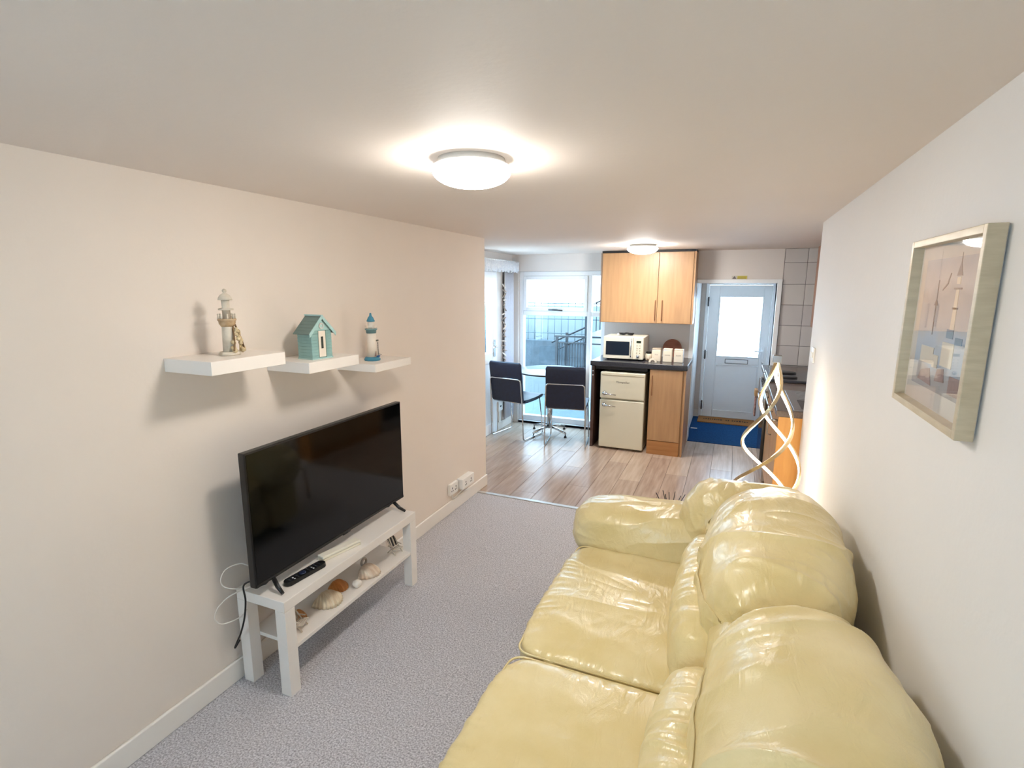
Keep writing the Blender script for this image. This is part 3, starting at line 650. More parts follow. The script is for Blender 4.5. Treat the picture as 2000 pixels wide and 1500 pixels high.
# beach hut
TQ = mat('turquoise painted wood', '8FB3AE', .6, noise_scale=20, col2='84A9A5'); TQL = mat('light turquoise trim', 'A9C9C4', .6, noise_amt=.03); RF = mat('grey green roof boards', '6A7C76', .6, noise_amt=.06)
bh = thing('beach_hut_ornament', 'turquoise wooden beach hut with cream door on the second shelf', 'ornament', (-1.775, 1.868, 1.401), -.10)
D, Wd, EH, PH = .045, .057, .132, .192   # half depth (x), half width (y), eaves, peak
core = prism('core', [(-Wd+.002, .004), (Wd-.002, .004), (Wd-.002, EH-.002), (0, PH-.006), (-Wd+.002, EH-.002)], 'x', -D+.002, D-.002, TQ, bh)
nb = 9
for k in range(nb):   # shiplap boards on each visible side
    z0 = .004+k*(EH-.006)/nb; z1 = z0+(EH-.006)/nb-.0012
    box('side_board', -D, D, -Wd-.001, -Wd+.002, z0, z1, TQ, bh); box('side_board', -D, D, Wd-.002, Wd+.001, z0, z1, TQ, bh)
    box('front_board', D-.002, D+.001, -Wd, -.021, z0, z1, TQ, bh); box('front_board', D-.002, D+.001, .021, Wd, z0, z1, TQ, bh)
prism('gable_board', [(-Wd, EH-.001), (Wd, EH-.001), (0, PH-.004)], 'x', D-.002, D+.001, TQL, bh)
box('base_board', -D-.002, D+.003, -Wd-.003, Wd+.003, 0, .006, TQL, bh)
for s in (-1, 1):
    dy, dz = s*(Wd+.020), EH-.020-PH
    for k in range(6):
        t0, t1 = k/6, (k+1)/6-.015
        th = .004
        prism('roof_board', [(dy*t0, PH+dz*t0), (dy*t1, PH+dz*t1), (dy*t1, PH+dz*t1+th), (dy*t0, PH+dz*t0+th)], 'x', -D-.006, D+.009, RF, bh)
    prism('barge_board', [(0, PH-.010), (0, PH+.008), (dy, EH-.014), (dy*.97, EH-.030)], 'x', D+.009, D+.013, TQL, bh)
box('ridge_board', -D-.008, D+.012, -.006, .006, PH+.002, PH+.008, TQL, bh)
dd = box('door', D+.001, D+.004, -.019, .019, .010, .128, mat('cream hut door', 'E9DCCB', .6, noise_amt=.05), bh)
box('door_window', D+.004, D+.005, -.007, .005, .048, .102, mat('black hut window', '1C2A26', .4, noise_amt=.05), dd)
box('door_post', D+.001, D+.005, .0192, .022, .008, .13, mat('dark door edge', '6E8C7E', .6, noise_amt=.05), bh)
bm = bmesh.new(); tube_bm(bm, [(D+.003, .011*math.cos(a), .150+.011*math.sin(a)) for a in [2*PI*k/16 for k in range(16)]], .0030, 8, closed=True)
lr = finish('life_ring', bm, mat('white life ring', 'E4DAD2', .5, noise_amt=.3, noise_scale=90), bh)
# small blue lighthouse
bl = mat('blue paint', '3F87A0', .5, noise_amt=.1, noise_scale=40); wl = mat('white lighthouse paint', 'E6DACB', .6, noise_amt=.03)
sl = thing('blue_lighthouse_ornament', 'small white lighthouse with blue cap and blue base on the third shelf', 'ornament', (-1.800, 2.312, 1.333), .1)
lathe('base', [(0, 0), (.042, 0), (.044, .008), (.036, .018), (.020, .022), (0, .022)], bl, sl, n=12)
lathe('tower', [(0, .018), (.0275, .018), (.0235, .160), (0, .160)], wl, sl, n=24)
lathe('gallery', [(0, .148), (.026, .148), (.028, .165), (.033, .167), (.033, .172), (0, .172)], mat('slate blue gallery', '6E8F92', .5, noise_amt=.1), sl, n=20)
for k in range(8):
    a = 2*PI*k/8; tube('rail_post', [(.031*math.cos(a), .031*math.sin(a), .172), (.031*math.cos(a), .031*math.sin(a), .188)], .0012, wl, sl, n=5)
lathe('lantern_room', [(0, .172), (.018, .172), (.017, .212), (0, .212)], wl, sl, n=16)
lathe('lantern_cap', [(0, .210), (.022, .210), (.022, .214), (.014, .232), (.007, .240), (.0055, .250), (.004, .256), (0, .257)], bl, sl, n=16)
dk = mat('dark ornament line', '5C5A50', .6, noise_amt=.1)
box('signboard', .024, .028, .004, .024, .104, .112, dk, sl)
bm = bmesh.new()
for y in (.012, .020): tube_bm(bm, [(.030, y, .02), (.026, y, .10)], .0012, 5)
for k in range(7): tube_bm(bm, [(.030-.0006*k, .012, .03+.010*k), (.030-.0006*k, .020, .03+.010*k)], .0010, 5)
finish('ladder', bm, dk, sl)
prism('sail', [(-.022, .024), (-.006, .024), (-.006, .054)], 'x', .028, .030, mat('rusty sail', '9C7B70', .7, noise_amt=.1), sl)
lathe('boat_hull', [(0, .018), (.006, .018), (.009, .026), (0, .026)], mat('deep blue boat', '23568E', .5, noise_amt=.05), sl, c=(.030, .012, 0), n=10, sy=2)
tube('oar', [(.032, .010, .036), (.034, .040, .028)], .0014, dk, sl, n=5)

# ------------------------------------------------------------------ sofa
def nz(p, s): return noise.noise(Vector((p[0]*s[0], p[1]*s[1], p[2]*s[2])))
def ridge(p, s):
    return (1-abs(nz(p, s)))**4
def puff(name, c, h, p=2.6, n=56, parent=None, fn=None, m=None):
    """super-ellipsoid cushion, fn(unit position q, point) -> offset along the outward direction"""
    bm = bmesh.new(); idx = {}
    def vert(q):
        key = (round(q[0], 5), round(q[1], 5), round(q[2], 5))
        if key in idx: return idx[key]
        d = Vector([math.tan(a*PI/4) for a in q]).normalized()
        r = (abs(d.x/h[0])**p+abs(d.y/h[1])**p+abs(d.z/h[2])**p)**(-1/p)
        v = d*r; q_ = Vector((v.x/h[0], v.y/h[1], v.z/h[2]))
        nrm = Vector([math.copysign(abs(q_[i])**(p-1)/h[i], q_[i]) for i in range(3)]).normalized()
        w = Vector(c)+v
        if fn:
            res = fn(q_, w)
            if isinstance(res, tuple): w = w+nrm*res[0]+Vector(res[1])
            else: w = w+nrm*res
        idx[key] = bm.verts.new(w); return idx[key]
    for ax in range(3):
        for s in (-1, 1):
            for i in range(n):
                for j in range(n):
                    qs = []
                    for a, b in ((i, j), (i+1, j), (i+1, j+1), (i, j+1)):
                        q = [0, 0, 0]; q[ax] = s; q[(ax+1) % 3] = -1+2*a/n; q[(ax+2) % 3] = -1+2*b/n; qs.append(vert(q))
                    bm.faces.new(qs if s > 0 else qs[::-1])
    return finish(name, bm, m or LEATH, parent, smooth=True)

sofa = thing('sofa', 'cream leather two seat sofa against the right wall', 'sofa', (0, 0, 0))
def sm(t): t = max(0, min(1, t)); return t*t*(3-2*t)
# base plinth and outer frame
puff('base_frame', (-.10, 1.57, .17), (.50, 1.10, .125), 9, 24, sofa)
def warp(p, a=.05, f=3.0):
    return p+Vector((noise.noise(p*f), noise.noise(p*f+Vector((5, 1, 2))), noise.noise(p*f+Vector((1, 7, 3)))))*a
def rn(p, s, k=6):
    """thin raised folds"""
    return (1-abs(nz(p, s)))**k
def seat_fn(seed):
    def f(q, w):
        o = .014*sm(1-abs(q.x))*sm(1-abs(q.y))*(q.z > 0)
        pp = warp(w+Vector((seed*3.1, seed*.7, 0)), .06)
        o += .006*rn(pp, (2.2, 4.2, 2), 4)-.003+.0018*rn(pp, (7, 13, 3), 3)
        e = sm((-q.x-.55)/.45)
        o += .0060*e*rn(pp, (4, 24, 3), 3)-.002*e
        ed = sm((abs(q.y)-.75)/.25)
        o += .0045*ed*rn(pp, (22, 3, 3), 3)
        return o
    return f
seats = []
for k, (y0, y1) in enumerate(((1.556, 2.425), (.690, 1.546))):
    s = puff('seat_cushion', (-.300, (y0+y1)/2, .365), (.365, (y1-y0)/2, .092), 7, 100, sofa, seat_fn(k))
    seats.append(s)
    X0, X1 = -.655, .0
    z = .432
    loop = rounded([(X1, y0+.004, z), (X0+.012, y0+.004, z), (X0+.012, y1-.004, z), (X1, y1-.004, z)], .06, 6)
    tube('piping', loop, .0042, LEATH, s, n=6)
def arm_fn(q, w):
    t = (q.x+1)/2
    pp = warp(w, .05)
    o = .009*rn(pp, (2.5, 7, 7), 4)-.004+.002*rn(pp, (9, 14, 14), 3)
    o += .007*sm((q.x-.35)/.6)*rn(pp, (3, 22, 22), 3)
    o += .006*sm((-q.x-.45)/.5)*rn(pp, (3, 24, 24), 3)
    return (o, (0, .0, .012*t))
puff('arm', (-.325, 2.585, .482), (.378, .182, .158), 3.2, 90, sofa, arm_fn)
puff('arm_front', (-.30, 2.60, .24), (.34, .135, .205), 6, 24, sofa)
puff('arm', (-.325, .53, .482), (.378, .172, .158), 3.2, 40, sofa, arm_fn)
puff('arm_front', (-.30, .52, .24), (.34, .135, .205), 6, 24, sofa)
def hood_fn(q, w):
    pp = warp(w, .05)
    e = sm((abs(q.y)-.86)/.12)
    o = .006*rn(pp, (3, 6, 6), 4)+.008*e*rn(pp, (18, 4, 5), 3)
    o -= .012*math.exp(-((abs(w.y-1.56)-1.045)/.012)**2)
    return (o, (0, 0, -.10*sm((1.02-abs(w.y-1.56))/.12)*sm(q.z)))
puff('back_frame', (.208, 1.56, .480), (.212, 1.190, .405), 4.6, 110, sofa, hood_fn)
def wing_fn(q, w):
    pp = warp(w, .04)
    return .010*rn(pp, (13, 4, 9), 3)+.004*rn(pp, (22, 9, 14), 3)
puff('back_wing', (.045, 2.560, .565), (.215, .170, .255), 2.6, 70, sofa, wing_fn)
puff('back_wing', (.045, .545, .565), (.215, .160, .255), 2.6, 30, sofa, wing_fn)
def up_fn(seed):
    def f(q, w):
        pp = warp(w+Vector((0, seed*2.9, 0)), .09, 2.6)
        o = .015*rn(pp, (1.6, 5.5, 3.2), 6)-.005+.0042*rn(pp, (4, 13, 8), 4)
        e = sm((abs(q.y)-.60)/.36)
        o += .008*e*rn(pp, (15, 3, 15), 3)
        b = sm((-q.z-.1)/.6)*sm((.3-q.x)/.6)
        o += .008*b*rn(pp, (3, 19, 5), 3)
        return (o, (.14*(w.z-.75)+0, 0, .022*q.x*(q.z > 0)))
    return f
def low_fn(seed):
    def f(q, w):
        pp = warp(w+Vector((0, seed*1.3, 0)), .05)
        o = .009*rn(pp, (3, 12, 4), 3)+.008*sm((abs(q.z)-.2)/.6)*rn(pp, (3, 24, 4), 3)
        return o+.006*sm((abs(q.y)-.7)/.3)*rn(pp, (20, 3, 20), 3)
    return f
for k, (y0, y1) in enumerate(((1.478, 2.430), (.58, 1.525))):
    yc, hy_ = (y0+y1)/2, (y1-y0)/2
    puff('back_cushion', (.176+.017*k, yc, .752+.004*k), ((.226-.018*k), hy_, .190), 2.65, 130, sofa, up_fn(k))
    puff('lumbar_cushion', (-.005, yc+.0, .535), (.128, hy_-.03, .150), 3.0, 80, sofa, low_fn(k))
for (x_, y_) in ((-.52, .52), (-.52, 2.62), (.30, .52), (.30, 2.62)):
    lathe('foot', [(0, 0), (.022, 0), (.028, .05), (0, .05)], DKWOOD, sofa, c=(x_, y_, 0), n=14)

# ------------------------------------------------------------------ spiral floor lamp
lp = thing('floor_lamp', 'spiral metal floor lamp with glowing warm strips behind the sofa', 'floor lamp', (.235, 3.20, 0))
BR = mat('champagne gold metal', 'C2AE8C', .3, .85, noise_amt=.04)
lathe('base', [(0, 0), (.13, 0), (.13, .018), (.12, .024), (0, .024)], BR, lp, n=40)
Z0, Z1 = .024, 1.335
def strand(ph, turns=1.46):
    P_ = []
    for i in range(97):
        t = i/96; z = Z0+(Z1-Z0)*t
        r = .165*math.sin(PI*min(1, .10+.90*t))**1.15+.007
        a = ph-turns*2*PI*t
        P_.append((Vector((r*math.cos(a), -r*math.sin(a), z)), -a))
    return P_
def ribbon(P_, off, w, th, m, name, parent):
    bm = bmesh.new(); rings = []
    for i, (p, a) in enumerate(P_):
        q = P_[min(i+1, 96)][0]-P_[max(i-1, 0)][0]; q.normalize()
        o_ = Vector((math.cos(a), math.sin(a), 0)); o_ = (o_-q*o_.dot(q)).normalized(); s_ = q.cross(o_)
        c = p+o_*off
        rings.append([bm.verts.new(c+o_*(th*u)+s_*(w*v)) for u, v in ((-1, -1), (1, -1), (1, 1), (-1, 1))])
    for a_, b_ in zip(rings, rings[1:]):
        for k in range(4): bm.faces.new((a_[k], a_[(k+1) % 4], b_[(k+1) % 4], b_[k]))
    bm.faces.new(rings[0]); bm.faces.new(rings[-1])
    return finish(name, bm, m, parent)
for ph in (2.88, 4.97, .785):
    P_ = strand(ph)
    s_ = ribbon(P_, 0, .0085, .005, BR, 'spiral_arm', lp)
    ribbon(P_, -.0072, .0072, .0022, LEDM, 'led_strip', s_)
box('top_cap', -.022, .022, -.022, .022, Z1-.012, Z1+.028, STEEL, lp, bevel=.003)

# reed diffuser on a low stool behind the sofa arm
sd = thing('side_stool', 'small white stool behind the far sofa arm', 'stool', (-.262, 3.02, 0))
lathe('stool_top', [(0, .30), (.13, .30), (.135, .31), (.13, .322), (0, .322)], WHITE, sd, n=32)
for k in range(3):
    a = 2*PI*k/3; tube('leg', [(.09*math.cos(a), .09*math.sin(a), .30), (.12*math.cos(a), .12*math.sin(a), 0)], .010, OAK, sd, n=8)
rd = thing('reed_diffuser', 'reed diffuser with black sticks showing behind the sofa arm', 'diffuser', (-.262, 3.00, .3222))
lathe('bottle', [(0, 0), (.028, 0), (.030, .004), (.030, .045), (.012, .062), (.012, .078), (0, .078)], mat('amber diffuser glass', '6A4A2C', .1, noise_amt=.03), rd, n=20)
for k, (dx, dy) in enumerate(((-.085, 0), (-.05, .03), (-.012, -.01), (.02, .02), (.055, -.01), (.075, .03), (-.028, -.04))):
    tube('reed', [(0, 0, .07), (dx, dy, .245-.25*abs(dx))], .0024, BLACKP, rd, n=6)

# ------------------------------------------------------------------ left kitchen units
FY = 5.46
wt = tag(box('worktop', -1.385, -.392, FY-.012, KY1-.002, .905, .957, WORKT, bevel=.004), 'black worktop carrying the microwave and canisters', 'worktop')
lpn = thing('appliance_end_panel', 'dark brown upright end panel left of the fridge', 'cabinet', (-1.36, 0, 0))
box('panel', -.016, .016, FY+.02, KY1-.004, 0, .904, DKWOOD, lpn, bevel=.001)
for z in (.845, .80): tube('screw_cap', [(.0, FY+.0205, z), (.0, FY+.0165, z)], .006, PLASTW, lpn, n=10)
rcs = thing('fridge_recess_panels', 'black panels behind and above the small fridge in its recess', 'cabinet', (-1.06, 0, 0))
box('back_panel', -.275, .27, KY1-.03, KY1-.006, 0, .903, DARKGAP, rcs); box('top_rail', -.275, .27, FY+.03, FY+.05, .868, .904, DARKGAP, rcs)  # black back panel and top rail around the fridge
# fridge
fr = thing('fridge_freezer', 'small cream retro fridge freezer under the black worktop', 'fridge', (-1.035, FY, 0))
box('body', -.233, .233, .03, .56, .015, .842, mat('cream side enamel', 'D8D0B6', .3, noise_amt=.01), fr, bevel=.008)
bm = bmesh.new()
def fdoor(z0, z1):
    return [(-.235, z0), (.235, z0), (.235, z1), (-.235, z1)]
fd = prism('fridge_door', fdoor(.022, .548), 'y', -.014, .028, CREAMA, fr, bevel=.012, seg=4)
fz = prism('freezer_door', fdoor(.562, .848), 'y', -.014, .028, CREAMA, fr, bevel=.012, seg=4)
box('top_trim', -.22, .22, -.0165, -.013, .815, .818, mat('tan trim line', '9F9478', .5, noise_amt=.02), fz)  # thin tan strip across the top of the freezer door
def fh(z, par):
    h = lathe('handle', [(0, -.012), (.017, -.012), (.024, -.004), (.022, .010), (.012, .022), (0, .024)], CHROME, par, n=18)
    h.location = (-.185, -.018, z); h.rotation_euler = (PI/2, 0, 0)
    tube('handle_lever', [(-.172, -.032, z-.002), (-.13, -.036, z-.006), (-.06, -.030, z-.012)], [.011, .008, .004], CHROME, par)
fh(.618, fz); fh(.492, fd)
text('fridge_lettering', 'Montpellier', .031, (.005, -.0148, .745), (PI/2, 0, 0), mat('dark grey badge', '5B564C', .4, .3, noise_amt=.02), fz, shear=.15)
for x_ in (-.18, .18): box('foot', x_-.02, x_+.02, .05, .09, 0, .016, BLACKP, fr)
# base cabinet
bc = thing('base_cabinet', 'beech base cabinet right of the fridge', 'cabinet', (-.585, FY, 0))
box('carcass', -.175, .165, .02, KY1-FY-.005, 0, .903, OAK, bc, bevel=.001)
box('side_panel', .166, .184, .002, KY1-FY-.005, 0, .903, OAK, bc, bevel=.001)
dr = box('door', -.172, .150, -.002, .018, .152, .896, OAK, bc, bevel=.002)
box('plinth', -.172, .150, .000, .018, 0, .146, OAKD, bc, bevel=.001)
tube('handle', rounded([(-.145, 0, .835), (-.145, -.028, .835), (-.145, -.028, .635), (-.145, 0, .635)], .012), .0045, COPPERH, dr)
# wall cabinet
wcb = thing('wall_cabinet', 'beech two door wall cupboard above the microwave', 'cabinet', (-.893, 5.80, 0))
box('carcass', -.492, .492, .02, KY1-5.80-.003, 1.348, 2.095, OAK, wcb, bevel=.001)
box('side_strip', -.494, -.478, .0, .02, 1.348, 2.095, mat('grey brown edge', '857062', .5, noise_amt=.05), wcb)
box('side_panel', .476, .494, .0, .02, 1.348, 2.095, OAK, wcb)
d1 = box('door', -.476, .124, -.002, .018, 1.352, 2.092, OAK, wcb, bevel=.002); d2 = box('door', .128, .472, -.002, .018, 1.352, 2.092, OAK, wcb, bevel=.002)
tube('handle', rounded([(.108, 0, 1.59), (.108, -.03, 1.59), (.108, -.03, 1.385), (.108, 0, 1.385)], .012), .005, COPPERH, d1)
tube('handle', rounded([(.178, 0, 1.59), (.178, -.03, 1.59), (.178, -.03, 1.385), (.178, 0, 1.385)], .012), .005, COPPERH, d2)
box('gap_shade_block', -.49, .49, .03, .30, 2.0955, 2.118, DARKGAP, wcb)  # dark block stands for the shade in the gap under the ceiling
# microwave
WTZ = .957
mw = thing('microwave', 'cream retro microwave on the left end of the black worktop', 'microwave', (-1.075, 5.62, WTZ), 0)
MB = mat('cream microwave shell', 'EAE2CE', .3, noise_amt=.01)
box('body', -.215, .215, .012, .36, .012, .255, MB, mw, bevel=.012, seg=4)
md = box('door', -.213, .105, -.008, .012, .016, .252, MB, mw, bevel=.005)
box('door_window', -.185, .068, -.0105, -.0078, .055, .203, mat('dark microwave glass', '1B2531', .12, noise_amt=.03), md)
tube('handle', rounded([(.088, -.008, .232), (.088, -.036, .225), (.088, -.036, .05), (.088, -.008, .04)], .014), .007, CHROME, md)
cp = box('control_panel', .107, .213, -.006, .012, .016, .252, MB, mw, bevel=.004)
box('display', .140, .188, -.0078, -.0058, .192, .216, mat('green black display', '2A3320', .2, noise_amt=.03), cp)
for r_ in range(4):
    for c_ in range(2):
        lathe('button', [(0, 0), (.0065, 0), (.006, .0035), (0, .004)], mat('beige button', 'C9BFA6', .4, noise_amt=.03) if r_+c_ == 0 else bpy.data.materials['beige button'], cp, n=10).matrix_local = Matrix.Translation((.148+c_*.030, -.006, .165-r_*.026))@Matrix.Rotation(PI/2, 4, 'X')
kn = lathe('dial', [(0, 0), (.017, 0), (.017, .010), (.010, .014), (0, .014)], CHROME, cp, n=18); kn.matrix_local = Matrix.Translation((.160, -.006, .050))@Matrix.Rotation(PI/2, 4, 'X')
for x_ in (-.17, .17):
    for y_ in (.05, .31): lathe('foot', [(0, 0), (.012, 0), (.012, .013), (0, .013)], BLACKP, mw, c=(x_, y_, 0), n=10)
cb = thing('black_cable_coil', 'black tangled cable lying on top of the microwave', 'cable', (-1.075, 5.78, WTZ+.256))
pts = []
for k in range(90):
    a = k*.42; r_ = .05+.018*math.sin(k*.9); pts.append((r_*1.15*math.cos(a), r_*.7*math.sin(a), .008+.008*(1+math.sin(k*1.7))))
tube('coil', smoothpts(pts, 2), .0045, BLACKP, cb, n=6)
box('plug', -.10, -.07, -.012, .012, 0, .018, PLASTW, cb, bevel=.003)
# jar
jr = thing('lidded_jar', 'small white jar with black lid between microwave and canisters', 'jar', (-.815, 5.70, WTZ))
lathe('body', [(0, 0), (.026, 0), (.033, .010), (.036, .04), (.033, .066), (.026, .078), (0, .078)], mat('cream ceramic', 'E4D6C0', .3, noise_amt=.05), jr, n=22)
lathe('lid', [(0, .078), (.029, .078), (.029, .095), (.024, .099), (0, .099)], BLACKP, jr, n=22)
# canisters
CM = mat('cream canister enamel', 'EADFCB', .35, noise_amt=.02); CT = mat('canister lettering', '7A6E62', .6, noise_amt=.02)
for (xc, lab, word) in ((-.732, 'square cream tea canister, first beside the small jar', 'TEA'), (-.618, 'square cream coffee canister, between the other two', 'COFFEE'), (-.506, 'square cream sugar canister nearest the doorway', 'SUGAR')):
    c = thing('canister', lab, 'canister', (xc, 5.71, WTZ), group='square kitchen canisters')
    box('body', -.046, .046, -.044, .044, 0, .124, CM, c, bevel=.005, seg=3); box('lid', -.045, .045, -.043, .043, .1242, .138, mat('taupe lid', 'B7A48E', .4, noise_amt=.02) if word == 'TEA' else CM, c, bevel=.004)
    text('lettering', word, .016 if word != 'TEA' else .018, (0, -.0446, .072), (PI/2, 0, 0), CT, c)
# round board
rbd = thing('round_copper_board', 'round copper brown board leaning on the wall behind the canisters', 'board', (-.618, KY1-.055, WTZ+.001))
bm = bmesh.new(); n = 40
A = [bm.verts.new((.103*math.cos(2*PI*k/n), -.006, .103+.103*math.sin(2*PI*k/n))) for k in range(n)]; B = [bm.verts.new((v.co.x, .006, v.co.z)) for v in A]
bm.faces.new(A); bm.faces.new(B[::-1])
for k in range(n): bm.faces.new((A[k], B[k], B[(k+1) % n], A[(k+1) % n]))
o = finish('disc', bm, mat('copper brown wood', '9B5B44', .45, noise_scale=12, col2='85492F', stretch=(1, 1, 8)), rbd, bevel=.003); o.rotation_euler = (-.22, 0, 0)
# small arched ornament
ao = thing('arched_ceramic_ornament', 'small white ceramic ornament with dark arch before the tea canister', 'ornament', (-.755, 5.60, WTZ))
bm = bmesh.new(); n = 14; th = .012
arch = [(.040*math.cos(PI*k/n), .012+.030*math.sin(PI*k/n)) for k in range(n+1)]
poly = [(.040, 0)]+arch+[(-.040, 0)]
inner = [(.018*math.cos(PI*k/n), .004+.018*math.sin(PI*k/n)) for k in range(n+1)]
prism('body', poly+[(-.018, 0)]+inner[::-1]+[(.018, 0)], 'y', -.014, .014, CM, ao)
tube('arch_rim', [(p[0], -.015, p[1]) for p in inner], .0028, BLACKP, ao, n=6)
tube('snout', [(-.038, 0, .018), (-.055, 0, .026), (-.060, 0, .032)], [.009, .006, .004], brn, ao)

# ------------------------------------------------------------------ right hand kitchen run
KX = .325; RTZ = .925
tag(box('side_worktop', KX-.02, KRX-.002, 3.812, 4.985, RTZ-.042, RTZ, WORKB, bevel=.004), 'brown grey worktop with inset sink behind the floor lamp', 'worktop')
tag(box('side_worktop', KX-.02, KRX-.002, 5.575, KY1-.034, RTZ-.042, RTZ, WORKB, bevel=.004), 'short brown grey worktop between cooker and tiled wall', 'worktop')
def base(y0, y1, label, nm='base_cabinet'):
    c = thing(nm, label, 'cabinet', (KX, (y0+y1)/2, 0)); a = (y1-y0)/2
    box('carcass', .02, KRX-KX-.004, -a, a, .10, RTZ-.043, OAK, c, bevel=.001)
    d = box('door', .0, .018, -a+.003, a-.003, .152, RTZ-.05, OAK, c, bevel=.002)
    box('plinth', .03, .048, -a, a, 0, .10, OAKD, c)
    tube('handle', rounded([(0, a-.05, .80), (-.028, a-.05, .80), (-.028, a-.05, .62), (0, a-.05, .62)], .012), .005, STEEL, d)
    return c
c = base(3.832, 4.40, 'beech sink cabinet with lamplight painted into its end panel beside the right wall end')
box('end_panel', -.004, KRX-KX-.004, -.302, -.285, 0, RTZ-.043, wood('lamplight tinted beech', 'DDA35A', 'CC8F45', .4, 3.5, (8, 8, .7), .02), c, bevel=.001)  # more orange than the other beech: floor lamp's light put into the colour
c2 = base(4.405, 4.980, 'beech base cabinet between the sink unit and the cooker')
tube('rail_handle', rounded([(0, -.27, .84), (-.035, -.27, .84), (-.035, .25, .84), (0, .25, .84)], .012), .008, STEEL, c2)
tube('rail_handle', rounded([(0, -.22, .84), (-.035, -.22, .84), (-.035, .22, .84), (0, .22, .84)], .012), .008, STEEL, c)
# sink
sk = thing('sink', 'stainless steel sink let into the side worktop', 'sink', (.66, 4.20, RTZ))
bm = bmesh.new(); 
bx(bm, -.25, .26, -.36, -.31, .0004, .006); bx(bm, -.25, .26, .02, .40, .0004, .006); bx(bm, -.25, -.20, -.31, .02, .0004, .006); bx(bm, .20, .26, -.31, .02, .0004, .006)
finish('rim', bm, STEEL, sk, bevel=.002)
bm = bmesh.new()
for (a, b, c_, d, e, f) in ((-.205, .205, -.315, .025, .0005, .002),): bx(bm, a, b, c_, d, e, f)
finish('bowl_floor', bm, mat('dark sink bowl', '5C5D60', .3, .9, noise_amt=.05), sk)
for k in range(6): box('drainer_rib', -.18, .18, .07+k*.05, .078+k*.05, .006, .009, STEEL, sk)
tube('tap', rounded([(.22, -.02, 0), (.22, -.02, .16), (.05, -.05, .20), (.03, -.055, .14)], .06, 8), .011, CHROME, sk)
tube('tap_lever', [(.22, -.02, .06), (.22, -.08, .09)], .007, CHROME, sk)
# cooker
ck = thing('cooker', 'steel and black freestanding electric cooker with round hotplates', 'cooker', (KX, 5.28, 0))
box('body', .0, KRX-KX-.01, -.288, .288, .02, .925, STEEL, ck, bevel=.004)
box('hob_top', -.012, KRX-KX-.01, -.289, .289, .926, .948, DARKG, ck, bevel=.004)
for (x_, y_, r_) in ((.15, -.14, .075), (.15, .14, .09), (.43, -.14, .09), (.43, .14, .075)):
    lathe('hotplate', [(0, 0), (r_, 0), (r_, .010), (r_-.01, .014), (0, .014)], BLACKM, ck, c=(x_, y_, .948), n=28)
od = box('oven_door', -.028, -.002, -.28, .28, .14, .78, mat('black oven glass', '2B2B2E', .15, noise_amt=.05), ck, bevel=.003)
box('oven_window_frame', -.031, -.028, -.28, .28, .66, .77, STEEL, od)
tube('oven_handle', rounded([(-.028, -.24, .735), (-.065, -.24, .735), (-.065, .24, .735), (-.028, .24, .735)], .012), .009, CHROME, od)
cpn = box('control_strip', -.020, -.001, -.285, .285, .79, .92, STEEL, ck, bevel=.003)
for k in range(5):
    h = lathe('knob', [(0, 0), (.020, 0), (.017, .022), (0, .024)], BLACKP if k else PLASTW, cpn, n=16); h.matrix_local = Matrix.Translation((-.020, -.2+k*.1, .86))@Matrix.Rotation(-PI/2, 4, 'Y')
# tea towel over the oven handle
tw = thing('oven_glove', 'brown and pink oven glove hanging from the cooker handle', 'oven glove', (KX-.082, 5.30, .0))
prism('glove_body', [(-.055, .55), (.055, .55), (.062, .62), (.05, .74), (-.05, .74), (-.062, .60)], 'x', -.012, .004, mat('pink brown quilt', 'A98784', .85, noise_scale=40, col2='6E5350'), tw, bevel=.006)
box('cuff', -.018, .010, -.06, .06, .74, .80, mat('tan cuff', 'A88760', .8, noise_amt=.1), tw, bevel=.005)
base(5.580, 6.090, 'beech base cabinet between cooker and tiled wall')
# wall cupboards on the right
rw = thing('wall_cabinet', 'brown wall cupboard high on the right, mostly hidden', 'cabinet', (.66, 0, 0))
box('carcass', .02, KRX-.66-.003, 4.60, 5.60, 1.37, 2.10, OAK, rw, bevel=.001)
for (a, b) in ((4.60, 5.098), (5.102, 5.60)):
    d = box('door', 0, .018, a, b, 1.372, 2.098, wood('red brown door edge', 'A5765A', '8A5F48', .4, 3.5), rw, bevel=.002)
    tube('handle', rounded([(0, a+.05, 1.60), (-.028, a+.05, 1.60), (-.028, a+.05, 1.40), (0, a+.05, 1.40)], .012), .005, STEEL, d)
# door stop / hook on lobby wall
ds = thing('door_stop', 'short white door stop on the lobby skirting', 'door stop', (-.395, 6.6, .035))
tube('peg', [(0, 0, 0), (.075, 0, 0)], .007, PLASTW, ds, n=10)

# ------------------------------------------------------------------ dining table and chairs
tb = thing('dining_table', 'round pale topped dining table with chrome star base by the window', 'table', (-1.955, 5.80, 0), .35)
lathe('tabletop', [(0, .748), (.395, .748), (.400, .752), (.400, .765), (.395, .770), (0, .770)], [mat('pale gloss tabletop', 'D6DDE2', .12, noise_amt=.02, coat=.3)], tb, n=64)
lathe('edge_band', [(.3985, .749), (.4035, .751), (.4035, .763), (.3985, .765)], BLACKP, tb, n=64)
lathe('pole', [(0, .07), (.030, .07), (.030, .30), (.024, .32), (.024, .73), (.06, .745), (0, .748)], CHROME, tb, n=24)
for k in range(4):
    a = k*PI/2-.35-.45; dx, dy = math.cos(a), math.sin(a)
    l = tube('foot_arm', [(.02*dx, .02*dy, .085), (.15*dx, .15*dy, .075), (.27*dx, .27*dy, .048)], [.017, .014, .011], CHROME, tb)
    lathe('glide', [(0, 0), (.017, 0), (.015, .012), (.006, .02), (.006, .045), (0, .045)], BLACKP, l, c=(.262*dx, .262*dy, 0), n=12)
